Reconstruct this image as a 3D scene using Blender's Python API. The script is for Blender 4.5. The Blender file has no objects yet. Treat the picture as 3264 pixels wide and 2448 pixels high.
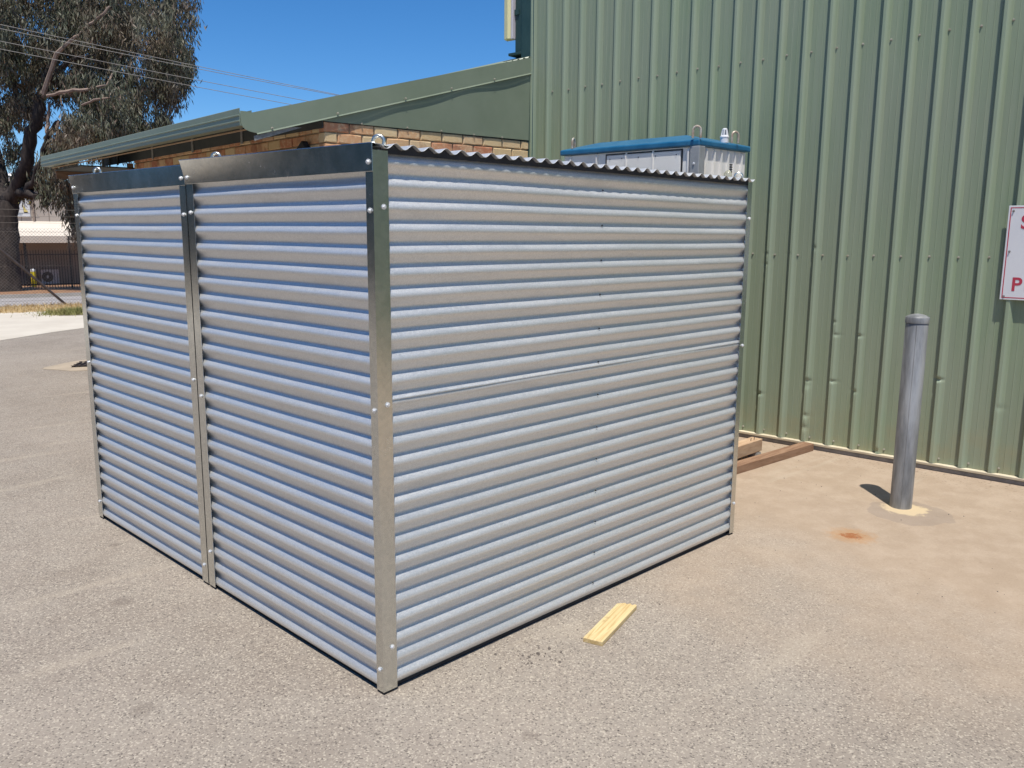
import bpy, math, random
import numpy as np
from mathutils import Vector, Matrix

R = math.radians
random.seed(7)
rng = np.random.default_rng(11)
scene = bpy.context.scene
col = scene.collection

# ------------------------------------------------------------------ camera
FPX = 2720.685                                   # focal length in pixels of a 3264 px wide picture
CAM = np.array([-1.7635, -2.4089, 1.7153])
YAW, PITCH, ROLL = 0.7800, -0.1759, 0.0069


def cam_axes():
    cy, sy, cp, sp = math.cos(YAW), math.sin(YAW), math.cos(PITCH), math.sin(PITCH)
    f = np.array([cy * cp, sy * cp, sp]); r = np.array([sy, -cy, 0.0]); u = np.cross(r, f)
    c, s = math.cos(ROLL), math.sin(ROLL)
    return c * r + s * u, -s * r + c * u, f


CR, CU, CF = cam_axes()
cam_data = bpy.data.cameras.new('camera')
cam = bpy.data.objects.new('camera', cam_data)
col.objects.link(cam)
cam_data.sensor_fit = 'HORIZONTAL'
cam_data.sensor_width = 36.0
cam_data.lens = 36.0 * FPX / 3264.0
cam_data.clip_start = 0.05
cam_data.clip_end = 3000
M = Matrix.Identity(4)
for i, a in enumerate((CR, CU, -CF)):
    for j in range(3):
        M[j][i] = a[j]
M.translation = Vector(CAM)
cam.matrix_world = M
scene.camera = cam

# ------------------------------------------------------------------ sky, sun, exposure
SUN_EL = R(70.5)
SUN_AZ = math.atan2(-0.73, -0.68)                # direction the light comes from
sun_dir = Vector((math.cos(SUN_AZ) * math.cos(SUN_EL), math.sin(SUN_AZ) * math.cos(SUN_EL), math.sin(SUN_EL)))
world = bpy.data.worlds.new('World')
scene.world = world
world.use_nodes = True
wn = world.node_tree.nodes
sky = wn.new('ShaderNodeTexSky')
sky.sky_type = 'NISHITA'
sky.sun_disc = False
sky.sun_elevation = SUN_EL
sky.sun_rotation = math.pi / 2 - SUN_AZ
sky.altitude = 0
sky.air_density = 0.8
sky.dust_density = 0.0
sky.ozone_density = 8.0
hs = wn.new('ShaderNodeHueSaturation')
hs.inputs['Saturation'].default_value = 1.20
world.node_tree.links.new(sky.outputs[0], hs.inputs['Color'])
world.node_tree.links.new(hs.outputs[0], wn['Background'].inputs[0])
wn['Background'].inputs[1].default_value = 0.135
sun_data = bpy.data.lights.new('sun', 'SUN')
sun_data.energy = 5.0
sun_data.angle = R(0.53)
sun_data.color = (1.0, 0.955, 0.88)
sun = bpy.data.objects.new('sun', sun_data)
sun.rotation_euler = (-sun_dir).to_track_quat('-Z', 'Y').to_euler()
sun.location = (0, 0, 30)
col.objects.link(sun)
scene.view_settings.view_transform = 'Standard'
scene.view_settings.look = 'None'
scene.view_settings.gamma = 1.0
scene.view_settings.exposure = 0.0
scene.view_settings.use_curve_mapping = False
scene.cycles.max_bounces = 6
scene.cycles.diffuse_bounces = 3
scene.cycles.glossy_bounces = 3


# ------------------------------------------------------------------ pixel directions -> points on real surfaces
def ray(px, py):
    return CF + CR * (px - 1632) / FPX - CU * (py - 1224) / FPX


def on_z(px, py, z=0.0):
    d = ray(px, py); return CAM + d * ((z - CAM[2]) / d[2])


def on_plane(px, py, p, n):
    d = ray(px, py); n = np.array(n, float)
    return CAM + d * (((np.array(p) - CAM) @ n) / (d @ n))


def at_depth(px, py, depth):
    return CAM + ray(px, py) * depth


# ------------------------------------------------------------------ helpers
class MB:
    def __init__(self):
        self.v = []; self.f = []

    def add(self, verts, faces):
        o = len(self.v)
        self.v += [tuple(map(float, p)) for p in verts]
        self.f += [tuple(i + o for i in q) for q in faces]
        return self

    def box(self, lo, hi, axes=None, org=(0, 0, 0)):
        (x0, y0, z0), (x1, y1, z1) = lo, hi
        P = [(x0, y0, z0), (x1, y0, z0), (x1, y1, z0), (x0, y1, z0), (x0, y0, z1), (x1, y0, z1), (x1, y1, z1), (x0, y1, z1)]
        if axes is not None:
            P = [np.array(org) + sum(np.array(axes[k]) * p[k] for k in range(3)) for p in P]
        return self.add(P, [(0, 3, 2, 1), (4, 5, 6, 7), (0, 1, 5, 4), (1, 2, 6, 5), (2, 3, 7, 6), (3, 0, 4, 7)])

    def tube(self, path, radii, n=8, caps=True, closed=False):
        path = [np.array(p, float) for p in path]
        m = len(path)
        if np.isscalar(radii): radii = [radii] * m
        o = len(self.v); ref = None
        for i in range(m):
            a = path[(i - 1) % m] if (i > 0 or closed) else path[0]
            b = path[(i + 1) % m] if (i < m - 1 or closed) else path[-1]
            t = b - a; t /= np.linalg.norm(t) + 1e-12
            if ref is None:
                ref = np.cross(t, (0, 0, 1.0))
                if np.linalg.norm(ref) < 1e-3: ref = np.cross(t, (1.0, 0, 0))
            ref = ref - t * (ref @ t); ref /= np.linalg.norm(ref)
            w = np.cross(t, ref)
            for k in range(n):
                a_ = 2 * math.pi * k / n
                self.v.append(tuple(path[i] + radii[i] * (math.cos(a_) * ref + math.sin(a_) * w)))
        for i in range(m if closed else m - 1):
            i2 = (i + 1) % m
            for k in range(n):
                k2 = (k + 1) % n
                self.f.append((o + i * n + k, o + i * n + k2, o + i2 * n + k2, o + i2 * n + k))
        if caps and not closed:
            self.f.append(tuple(o + k for k in range(n))[::-1])
            self.f.append(tuple(o + (m - 1) * n + k for k in range(n)))
        return self

    def lathe(self, prof, n=24, org=(0, 0, 0), axis=None):
        """prof: list of (r, h) from bottom to top"""
        o = len(self.v); org = np.array(org, float)
        if axis is None: X, Y, Z = np.eye(3)
        else:
            Z = np.array(axis, float); Z /= np.linalg.norm(Z)
            X = np.cross(Z, (0, 0, 1.0))
            if np.linalg.norm(X) < 1e-3: X = np.array((1.0, 0, 0))
            X /= np.linalg.norm(X); Y = np.cross(Z, X)
        for r, h in prof:
            for k in range(n):
                a = 2 * math.pi * k / n
                self.v.append(tuple(org + Z * h + r * (math.cos(a) * X + math.sin(a) * Y)))
        for i in range(len(prof) - 1):
            for k in range(n):
                k2 = (k + 1) % n
                self.f.append((o + i * n + k, o + i * n + k2, o + (i + 1) * n + k2, o + (i + 1) * n + k))
        self.f.append(tuple(o + k for k in range(n))[::-1])
        self.f.append(tuple(o + (len(prof) - 1) * n + k for k in range(n)))
        return self

    def grid(self, fn, us, vs):
        o = len(self.v); nu, nv = len(us), len(vs)
        for a in us:
            for b in vs: self.v.append(tuple(map(float, fn(a, b))))
        for i in range(nu - 1):
            for j in range(nv - 1):
                self.f.append((o + i * nv + j, o + (i + 1) * nv + j, o + (i + 1) * nv + j + 1, o + i * nv + j + 1))
        return self

    def poly_prism(self, pts, d):
        """extrude the polygon pts (3-D, coplanar) along vector d"""
        n = len(pts); d = np.array(d, float); P = [np.array(p, float) for p in pts]
        return self.add(P + [p + d for p in P], [tuple(range(n))[::-1], tuple(range(n, 2 * n))] + [(i, (i + 1) % n, n + (i + 1) % n, n + i) for i in range(n)])

    def mesh(self, name, smooth=False):
        me = bpy.data.meshes.new(name)
        me.from_pydata(self.v, [], self.f); me.update()
        if smooth:
            me.polygons.foreach_set('use_smooth', [True] * len(me.polygons))
            try: me.set_sharp_from_angle(angle=R(40))
            except Exception: pass
        return me

    def build(self, name, mat, parent=None, smooth=False, loc=None):
        return link(name, self.mesh(name, smooth), mat, parent, loc)


def link(name, me, mat, parent=None, loc=None):
    if mat is not None and len(me.materials) == 0: me.materials.append(mat)
    o = bpy.data.objects.new(name, me)
    col.objects.link(o)
    if parent is not None:
        o.parent = parent
        o.matrix_parent_inverse = Matrix.Translation(-parent.location)
    if loc is not None: o.location = Vector([float(c) for c in loc])
    return o


def thing(name, label, cat, loc=(0, 0, 0), group=None):
    o = bpy.data.objects.new(name, None)
    o.location = Vector([float(c) for c in loc]); o.empty_display_size = 0.2
    col.objects.link(o)
    return tag(o, label, cat, group)


def tag(o, label=None, cat=None, group=None, kind=None):
    if label: o['label'] = label
    if cat: o['category'] = cat
    if group: o['group'] = group
    if kind: o['kind'] = kind
    return o


def bevel(o, w, seg=2):
    m = o.modifiers.new('bevel', 'BEVEL'); m.width = w; m.segments = seg; m.limit_method = 'ANGLE'; m.angle_limit = R(35)
    return o


def solid(o, t, off=0):
    m = o.modifiers.new('thick', 'SOLIDIFY'); m.thickness = t; m.offset = off
    return o


# ------------------------------------------------------------------ materials
def mat(name, base=(0.5, 0.5, 0.5), rough=0.6, metal=0.0, spec=0.5, build=None):
    m = bpy.data.materials.new(name); m.use_nodes = True
    nt = m.node_tree; b = nt.nodes['Principled BSDF']
    b.inputs['Base Color'].default_value = (*base, 1)
    b.inputs['Roughness'].default_value = rough
    b.inputs['Metallic'].default_value = metal
    b.inputs['Specular IOR Level'].default_value = spec
    if build: build(N(nt, b))
    return m


class N:
    def __init__(s, nt, b): s.nt = nt; s.b = b

    def n(s, t, **kw):
        x = s.nt.nodes.new('ShaderNode' + t)
        for k, v in kw.items():
            if k in x.inputs: x.inputs[k].default_value = v
            else: setattr(x, k, v)
        return x

    def l(s, a, b): s.nt.links.new(a, b)

    def coord(s, kind='Object', scale=None):
        c = s.n('TexCoord').outputs[kind]
        if scale is not None:
            mp = s.n('Mapping'); mp.inputs['Scale'].default_value = scale
            s.l(c, mp.inputs['Vector']); c = mp.outputs[0]
        return c

    def pos(s): return s.n('NewGeometry').outputs['Position']

    def noise(s, vec, scale, detail=4, rough=0.55, dist=0):
        x = s.n('TexNoise'); x.inputs['Scale'].default_value = scale; x.inputs['Detail'].default_value = detail
        x.inputs['Roughness'].default_value = rough; x.inputs['Distortion'].default_value = dist
        if vec is not None: s.l(vec, x.inputs['Vector'])
        return x.outputs['Fac']

    def ramp(s, fac, stops, interp='LINEAR'):
        x = s.n('ValToRGB'); x.color_ramp.interpolation = interp
        e = x.color_ramp.elements
        while len(e) < len(stops): e.new(0.5)
        for i, (p, c) in enumerate(stops):
            e[i].position = p
            e[i].color = (*c, 1) if hasattr(c, '__len__') else (c, c, c, 1)
        s.l(fac, x.inputs[0]); return x.outputs[0]

    def mix(s, fac, a, b, mode='MIX'):
        x = s.n('Mix', data_type='RGBA', blend_type=mode)
        for sock, v in ((x.inputs[0], fac), (x.inputs[6], a), (x.inputs[7], b)):
            if isinstance(v, (int, float)): sock.default_value = v
            elif isinstance(v, tuple): sock.default_value = (*v, 1)
            else: s.l(v, sock)
        return x.outputs[2]

    def math(s, op, a, b=None, clamp=False):
        x = s.n('Math', operation=op, use_clamp=clamp)
        for sock, v in ((x.inputs[0], a), (x.inputs[1], b)):
            if v is None: continue
            if isinstance(v, (int, float)): sock.default_value = v
            else: s.l(v, sock)
        return x.outputs[0]

    def maprange(s, v, a, b, c=0.0, d=1.0, smooth=True):
        x = s.n('MapRange', interpolation_type='SMOOTHSTEP' if smooth else 'LINEAR')
        s.l(v, x.inputs[0])
        for i, q in enumerate((a, b, c, d)): x.inputs[i + 1].default_value = q
        return x.outputs[0]

    def dist(s, vec, p):
        x = s.n('VectorMath', operation='DISTANCE'); s.l(vec, x.inputs[0]); x.inputs[1].default_value = p
        return x.outputs['Value']

    def bump(s, h, strength=0.3, d=0.002):
        x = s.n('Bump'); x.inputs['Strength'].default_value = strength; x.inputs['Distance'].default_value = d
        s.l(h, x.inputs['Height']); s.l(x.outputs[0], s.b.inputs['Normal'])

    def col(s, c): s.l(c, s.b.inputs['Base Color'])

    def rough(s, c): s.l(c, s.b.inputs['Roughness'])


def m_ground(k):
    P = k.pos()
    big = k.noise(P, 0.55, 5, 0.6)
    mid = k.noise(P, 3.5, 5, 0.6)
    grit = k.noise(P, 85, 3, 0.6)
    v = k.n('TexVoronoi'); k.l(P, v.inputs['Vector']); v.inputs['Scale'].default_value = 165
    chip = v.outputs['Color']; sep = k.n('SeparateColor'); k.l(chip, sep.inputs[0])
    base = k.mix(k.maprange(big, .3, .7), (.248, .208, .168), (.330, .282, .232))
    base = k.mix(k.maprange(mid, .35, .7), base, k.mix(.5, base, (.33, .29, .24)))
    # single chips of the seal: pale stones and dark pits
    pale = k.maprange(sep.outputs[0], .72, .95)
    dark = k.maprange(sep.outputs[1], .80, .97)
    c = k.mix(k.math('MULTIPLY', pale, .62), base, (.56, .49, .39))
    c = k.mix(k.math('MULTIPLY', dark, .66), c, (.085, .072, .062))
    c = k.mix(k.maprange(grit, .58, .8, 0, .45), c, (.10, .085, .075))
    # tawny dust blown over the seal towards the shed wall
    sx = k.n('SeparateXYZ'); k.l(P, sx.inputs[0])
    dn = k.noise(P, .9, 6, .62)
    dd = k.math('ADD', k.math('SUBTRACT', sx.outputs[0], k.math('MULTIPLY', sx.outputs[1], .25)), k.math('MULTIPLY', k.math('SUBTRACT', dn, .5), 2.6))
    dust = k.maprange(dd, 1.3, 3.2, 0, .86)
    near_y = k.maprange(sx.outputs[1], 4.0, 6.5, 1, 0)
    dust = k.math('MULTIPLY', dust, near_y)
    dcol = k.mix(k.maprange(k.noise(P, 5, 6, .65), .35, .7), (.375, .280, .195), (.445, .342, .248))
    dcol = k.mix(k.maprange(k.noise(P, 24, 4, .6), .62, .75, 0, .4), dcol, (.22, .16, .11))
    c = k.mix(dust, c, dcol)
    # pale tyre-brushed veins
    mp = k.n('Mapping'); mp.inputs['Scale'].default_value = (.5, 2.6, 1); mp.inputs['Rotation'].default_value = (0, 0, R(-38)); k.l(P, mp.inputs['Vector'])
    vein = k.maprange(k.noise(mp.outputs[0], 1.2, 4, .5, .6), .60, .70, 0, .28)
    c = k.mix(vein, c, (.47, .40, .31))
    # rust patch with splashes
    rp = on_z(2715, 1708)
    wob = k.math('MULTIPLY', k.math('SUBTRACT', k.noise(P, 26, 5, .7), .5), .22)
    rd = k.math('ADD', k.dist(P, tuple(rp)), wob)
    c = k.mix(k.maprange(rd, .06, .17, .5, 0), c, (.42, .21, .07))
    c = k.mix(k.maprange(rd, .02, .07, .85, 0), c, (.29, .095, .028))
    # old oil spots
    for px, py, s in ((390, 1918, .07), (455, 2262, .06), (370, 1736, .035), (1690, 2345, .04)):
        q = on_z(px, py)
        sd = k.math('ADD', k.dist(P, tuple(q)), k.math('MULTIPLY', k.math('SUBTRACT', k.noise(P, 22, 4, .65), .5), s * 1.9))
        c = k.mix(k.maprange(sd, s * .3, s, .34, 0), c, (.10, .075, .06))
    # bitumen make-good and sand round the post footing
    q = on_z(2900, 1635)
    w2 = k.math('MULTIPLY', k.math('SUBTRACT', k.noise(P, 7, 3, .5), .5), .16)
    sd = k.math('ADD', k.dist(P, tuple(q)), w2)
    c = k.mix(k.maprange(sd, .235, .25, .42, 0), c, (.24, .195, .16))
    q = on_z(2884, 1622)
    sd = k.math('ADD', k.dist(P, tuple(q)), k.math('MULTIPLY', k.math('SUBTRACT', k.noise(P, 17, 5, .65), .5), .16))
    c = k.mix(k.maprange(sd, .11, .15, .85, 0), c, (.60, .47, .29))
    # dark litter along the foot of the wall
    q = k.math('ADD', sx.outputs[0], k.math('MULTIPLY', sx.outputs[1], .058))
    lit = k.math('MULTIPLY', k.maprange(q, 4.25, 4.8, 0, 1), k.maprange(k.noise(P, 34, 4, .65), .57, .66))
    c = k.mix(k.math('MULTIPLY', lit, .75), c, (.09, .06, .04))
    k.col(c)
    k.b.inputs['Roughness'].default_value = .88
    k.b.inputs['Specular IOR Level'].default_value = .3
    h = k.math('ADD', k.math('MULTIPLY', v.outputs['Distance'], -.6), k.math('MULTIPLY', grit, .6))
    h = k.math('MULTIPLY', h, k.math('SUBTRACT', 1.0, k.math('MULTIPLY', dust, .75)))
    k.bump(h, .55, .004)


def m_zinc(k):
    P = k.pos()
    sp = k.n('TexVoronoi'); sp.inputs['Scale'].default_value = 260; k.l(P, sp.inputs['Vector'])
    s2 = k.n('SeparateColor'); k.l(sp.outputs['Color'], s2.inputs[0])
    f = k.noise(P, 420, 2, .6)
    c = k.mix(s2.outputs[0], (.69, .69, .675), (.80, .80, .785))
    c = k.mix(k.maprange(f, .56, .75, 0, .3), c, (.34, .34, .35))
    mp = k.n('Mapping'); mp.inputs['Scale'].default_value = (1.2, 1.2, 7); k.l(P, mp.inputs['Vector'])
    sm = k.noise(mp.outputs[0], 1.6, 6, .65)
    c = k.mix(k.maprange(sm, .52, .74, 0, .28), c, (.52, .50, .46))
    k.col(c)
    r = k.maprange(s2.outputs[1], 0, 1, .43, .58, False)
    k.rough(k.math('ADD', r, k.maprange(sm, .4, .7, -.05, .07)))
    k.bump(k.math('ADD', f, k.math('MULTIPLY', s2.outputs[2], .5)), .14, .0006)


def m_galv(k):
    P = k.pos()
    sp = k.n('TexVoronoi'); sp.inputs['Scale'].default_value = 75; k.l(P, sp.inputs['Vector'])
    s2 = k.n('SeparateColor'); k.l(sp.outputs['Color'], s2.inputs[0])
    c = k.mix(s2.outputs[0], (.58, .60, .59), (.66, .675, .66))
    sm = k.noise(P, 9, 6, .7)
    c = k.mix(k.maprange(sm, .55, .80, 0, .25), c, (.74, .75, .75))
    k.col(c)
    k.rough(k.maprange(sm, .25, .80, .20, .29))
    k.bump(k.noise(P, 14, 3, .5), .08, .004)


def m_shed(k):
    P = k.pos()
    mp = k.n('Mapping'); mp.inputs['Scale'].default_value = (9, 9, .35); k.l(P, mp.inputs['Vector'])
    st = k.noise(mp.outputs[0], 3, 5, .6)
    b = k.noise(P, .7, 4, .5)
    c = k.mix(k.maprange(st, .3, .7), (.225, .290, .178), (.268, .328, .214))
    c = k.mix(k.maprange(b, .35, .7, 0, .5), c, (.285, .305, .235))
    # dust thrown up on the foot of the sheets
    sx = k.n('SeparateXYZ'); k.l(P, sx.inputs[0])
    c = k.mix(k.math('MULTIPLY', k.maprange(sx.outputs[2], .05, .55, .55, 0), k.maprange(k.noise(P, 6, 5, .6), .3, .7)), c, (.33, .29, .17))
    # paler colour on the crests of the ribs
    dp = k.n('VectorMath', operation='DOT_PRODUCT'); k.l(P, dp.inputs[0]); dp.inputs[1].default_value = (-.99834, -.0576, 0)
    c = k.mix(k.maprange(dp.outputs['Value'], -4.7748 + .012, -4.7748 + .030, 0, .32), c, (.35, .42, .30))
    k.col(c)
    k.rough(k.maprange(st, .3, .7, .38, .52))


def simple(c0, c1, scale, rough=.7, bumps=0, metal=0, spec=.4, aniso=None):
    def f(k):
        v = k.pos()
        if aniso:
            mp = k.n('Mapping'); mp.inputs['Scale'].default_value = aniso; k.l(v, mp.inputs['Vector']); v = mp.outputs[0]
        n = k.noise(v, scale, 5, .6)
        k.col(k.mix(k.maprange(n, .3, .7), c0, c1))
        if bumps: k.bump(n, bumps, .004)
    return mat('m', c0, rough, metal, spec, f)


def m_brick(k):
    P = k.pos()
    oi = k.n('ObjectInfo').outputs['Random']
    tone = k.ramp(oi, [(0, (.66, .45, .22)), (.30, (.74, .55, .31)), (.50, (.66, .36, .18)), (.66, (.54, .21, .11)), (.80, (.74, .55, .32)), (.92, (.60, .27, .14)), (1, (.46, .18, .10))])
    n = k.noise(P, 26, 5, .65)
    c = k.mix(k.maprange(n, .45, .68, 0, .55), tone, (.76, .60, .37))
    burn = k.math('MULTIPLY', k.maprange(k.noise(P, 5.5, 3, .5), .55, .66), k.maprange(oi, .3, .5))
    c = k.mix(k.math('MULTIPLY', burn, .7), c, (.33, .13, .075))
    c = k.mix(k.maprange(k.noise(P, 150, 2, .6), .62, .75, 0, .5), c, (.2, .13, .08))
    k.col(c); k.b.inputs['Roughness'].default_value = .9
    k.bump(k.noise(P, 90, 4, .6), .5, .004)


MT = {}
MT['ground'] = mat('ground', build=m_ground)
MT['zinc'] = mat('zincalume', (.68, .68, .67), .5, .68, .5, m_zinc)
MT['galv'] = mat('galvanised', (.6, .61, .6), .28, 1.0, .5, m_galv)
MT['shed'] = mat('shed_green', (.22, .28, .19), .45, 0, .45, m_shed)
MT['dkgreen'] = simple((.028, .062, .058), (.040, .080, .072), 4, .4)
MT['green'] = simple((.205, .245, .172), (.235, .275, .198), 2.5, .38, spec=.5)
MT['eave'] = simple((.045, .052, .05), (.065, .07, .066), 3, .7)
MT['cream'] = simple((.72, .64, .47), (.60, .52, .37), 6, .6)
MT['base'] = simple((.20, .19, .18), (.30, .28, .26), 12, .6)
MT['brick'] = mat('brick', build=m_brick)
MT['mortar'] = simple((.42, .31, .20), (.30, .21, .13), 30, .95, .5)
MT['fibro'] = simple((.34, .33, .30), (.22, .21, .2), 40, .9, .3)
MT['white'] = simple((.74, .74, .74), (.70, .70, .71), 5, .45)
MT['red'] = simple((.50, .045, .075), (.46, .05, .08), 8, .5)
MT['screw'] = mat('screw_steel', (.86, .86, .85), .38, .55)
MT['tek'] = simple((.42, .40, .33), (.30, .27, .2), 60, .55)
MT['dark'] = simple((.020, .021, .024), (.035, .035, .04), 10, .7)
MT['eye'] = mat('eye_zinc', (.72, .70, .62), .33, 1.0)
MT['cab'] = simple((.84, .82, .77), (.78, .75, .69), 3, .42)
MT['cabgrey'] = simple((.33, .34, .34), (.42, .43, .43), 14, .45, metal=.3)
MT['blue'] = simple((.012, .115, .235), (.030, .155, .285), 7, .38, spec=.5)
MT['rod'] = simple((.50, .47, .41), (.36, .25, .17), 22, .5, metal=.3)
MT['post'] = simple((.15, .152, .152), (.37, .372, .37), 9, .5, .08, metal=.3, aniso=(1.3, 1.3, .22))
def m_pine(k):
    P = k.coord('Object')
    mp = k.n('Mapping'); mp.inputs['Rotation'].default_value = (0, 0, -PINE_A); k.l(P, mp.inputs['Vector'])
    m2 = k.n('Mapping'); m2.inputs['Scale'].default_value = (1.2, 22, 22); k.l(mp.outputs[0], m2.inputs['Vector'])
    g_ = k.noise(m2.outputs[0], 3.2, 5, .6, .8)
    c = k.mix(k.maprange(g_, .35, .68), (.70, .55, .29), (.50, .34, .14))
    sm = k.noise(P, 16, 4, .6)
    c = k.mix(k.maprange(sm, .58, .74, 0, .55), c, (.34, .22, .10))
    k.col(c); k.bump(g_, .25, .002)


_a, _b = on_z(1919.5, 2061), on_z(2031, 1941)
PINE_A = math.atan2(_b[1] - _a[1], _b[0] - _a[0])
MT['pine'] = mat('pine', (.6, .45, .2), .75, 0, .3, m_pine)
MT['hardwood'] = simple((.21, .115, .066), (.32, .195, .12), 12, .8, .2, aniso=(.4, 3, 3))
MT['oldpine'] = simple((.42, .27, .16), (.54, .38, .24), 12, .8, .2, aniso=(.6, 3, 3))
MT['glass'] = mat('lamp_glass', (.75, .75, .62), .08, 0.0, .6)
MT['glass'].node_tree.nodes['Principled BSDF'].inputs['Transmission Weight'].default_value = .7
MT['diffuser'] = mat('cream_diffuser', (.80, .72, .38), .35)
MT['lampbody'] = simple((.62, .58, .60), (.56, .52, .55), 4, .45)
MT['concrete'] = simple((.55, .49, .40), (.63, .57, .47), 1.3, .9, .1)
MT['drainconc'] = simple((.45, .37, .27), (.38, .31, .23), 5, .9, .1)
MT['iron'] = simple((.035, .028, .024), (.06, .045, .04), 30, .7)
MT['road'] = simple((.34, .31, .29), (.40, .37, .345), 1.5, .9)
MT['kerb'] = simple((.40, .37, .32), (.47, .43, .37), 3, .9)
MT['earth'] = simple((.24, .115, .055), (.36, .21, .115), 2.2, .95, .3)
MT['verge'] = simple((.40, .28, .14), (.52, .39, .21), 3, .95, .3)
MT['straw'] = simple((.60, .45, .22), (.45, .31, .14), 3, .9)
MT['weed'] = simple((.20, .21, .06), (.32, .29, .11), 3, .8)
MT['wire'] = simple((.12, .10, .09), (.17, .15, .13), 5, .6, metal=.3)
MT['cable'] = simple((.22, .20, .18), (.30, .28, .25), 5, .6)
MT['blacksteel'] = simple((.012, .013, .015), (.02, .02, .022), 5, .5)
MT['pipe'] = simple((.07, .055, .05), (.11, .085, .075), 8, .5, metal=.4)
MT['clad'] = simple((.44, .38, .33), (.49, .43, .375), .8, .55)
MT['cladtrim'] = simple((.30, .23, .19), (.34, .27, .22), .8, .6)
MT['awning'] = simple((.74, .66, .56), (.70, .62, .52), .6, .6)
MT['render'] = simple((.25, .20, .165), (.31, .25, .205), .8, .9)
MT['yellow'] = simple((.88, .70, .010), (.80, .62, .01), 5, .5)
MT['signyellow'] = simple((.74, .60, .21), (.70, .57, .20), 2, .5)
MT['black'] = simple((.015, .014, .012), (.02, .02, .02), 2, .6)
MT['bluegrey'] = simple((.30, .36, .42), (.34, .40, .45), 2, .6)
MT['acgrey'] = simple((.42, .42, .41), (.47, .47, .46), 3, .5)
MT['bark'] = simple((.024, .019, .017), (.060, .047, .040), 3.5, .95, .6, aniso=(2.5, 2.5, .8))
MT['twig'] = simple((.20, .14, .11), (.34, .25, .19), 3.5, .9)


def m_leaf(k):
    r = k.n('NewGeometry').outputs['Random Per Island']
    c = k.ramp(r, [(0, (.062, .068, .038)), (.4, (.100, .104, .062)), (.72, (.145, .132, .092)), (.9, (.135, .105, .075)), (1, (.16, .10, .07))])
    P = k.pos()
    c = k.mix(k.maprange(k.noise(P, .55, 3, .5), .45, .62, 0, .45), c, (.185, .125, .088))
    c = k.mix(k.maprange(k.noise(P, .9, 2, .5), .52, .66, 0, .6), c, (.165, .180, .125))
    k.col(c); k.b.inputs['Roughness'].default_value = .55
    k.b.inputs['Specular IOR Level'].default_value = .3


MT['leaf'] = mat('gum_leaf', build=m_leaf)

# ------------------------------------------------------------------ the lie of the land
FN = np.array([.20, .98])                        # direction away from the yard, square to the boundary fence


def zg(x, y):
    s = .20 * x + .98 * y
    return 0.0 if s < 19.0 else -.040 * (min(s, 46) - 19.0)


g = MB()
FX = np.array([.98, -.20])
us = [-900, -300, -120, -60, -30, -15, -5, 5, 15, 30, 60, 120, 300, 900]
ss = [-900, -300, -120, -60, -30, -15, -8, 0, 8, 19, 22, 25, 30, 36, 41, 46, 60, 90, 150, 400, 900]
g.grid(lambda s, u: (FX[0] * u + FN[0] * s, FX[1] * u + FN[1] * s, zg(FX[0] * u + FN[0] * s, FX[1] * u + FN[1] * s)), ss, us[::-1])
tag(g.build('ground', MT['ground']), kind='structure')


def strip(name, s0, s1, u0, u1, dz, m, thick=0.0):
    b = MB()
    n = max(2, int((s1 - s0) / 1.0) + 1)
    b.grid(lambda s, u: (FX[0] * u + FN[0] * s, FX[1] * u + FN[1] * s, zg(FX[0] * u + FN[0] * s, FX[1] * u + FN[1] * s) + dz), np.linspace(s0, s1, n), np.linspace(u1, u0, 3))
    return tag(b.build(name, m), kind='structure')


strip('verge', 17.2, 19.6, -60, 60, .010, MT['verge'])
strip('road', 19.6, 25.9, -90, 90, .014, MT['road'])
kb = MB()
for s0, s1, h in ((25.9, 26.05, .12), (26.05, 26.35, .10)):
    P = [(s, u) for s in (s0, s1) for u in (-90, 90)]
    lo = [(FX[0] * u + FN[0] * s, FX[1] * u + FN[1] * s, zg(FX[0] * u + FN[0] * s, FX[1] * u + FN[1] * s)) for s, u in P]
    hi = [(x, y, z + h) for x, y, z in lo]
    kb.add(lo + hi, [(0, 1, 5, 4), (1, 3, 7, 5), (3, 2, 6, 7), (2, 0, 4, 6), (4, 5, 7, 6)])
tag(kb.build('kerb', MT['kerb']), kind='structure')
strip('mulch_bed', 26.35, 60, -90, 90, .012, MT['earth'])

# pale concrete driveway slab
cp = [(-6.0, 10.2), (2.003, 12.527), (2.304, 12.709), (2.963, 13.159), (3.583, 13.483), (6.5, 14.6), (6.9, 15.1), (4.354, 15.775), (3.965, 15.935), (4.094, 17.191), (3.274, 17.375), (-6.0, 18.2)]
cb = MB().poly_prism([(x, y, -.05) for x, y in cp], (0, 0, .062))
tag(bevel(cb.build('driveway', MT['concrete']), .006, 1), kind='structure')

# ------------------------------------------------------------------ the two corrugated enclosures
PITCH_C = .076


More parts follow.
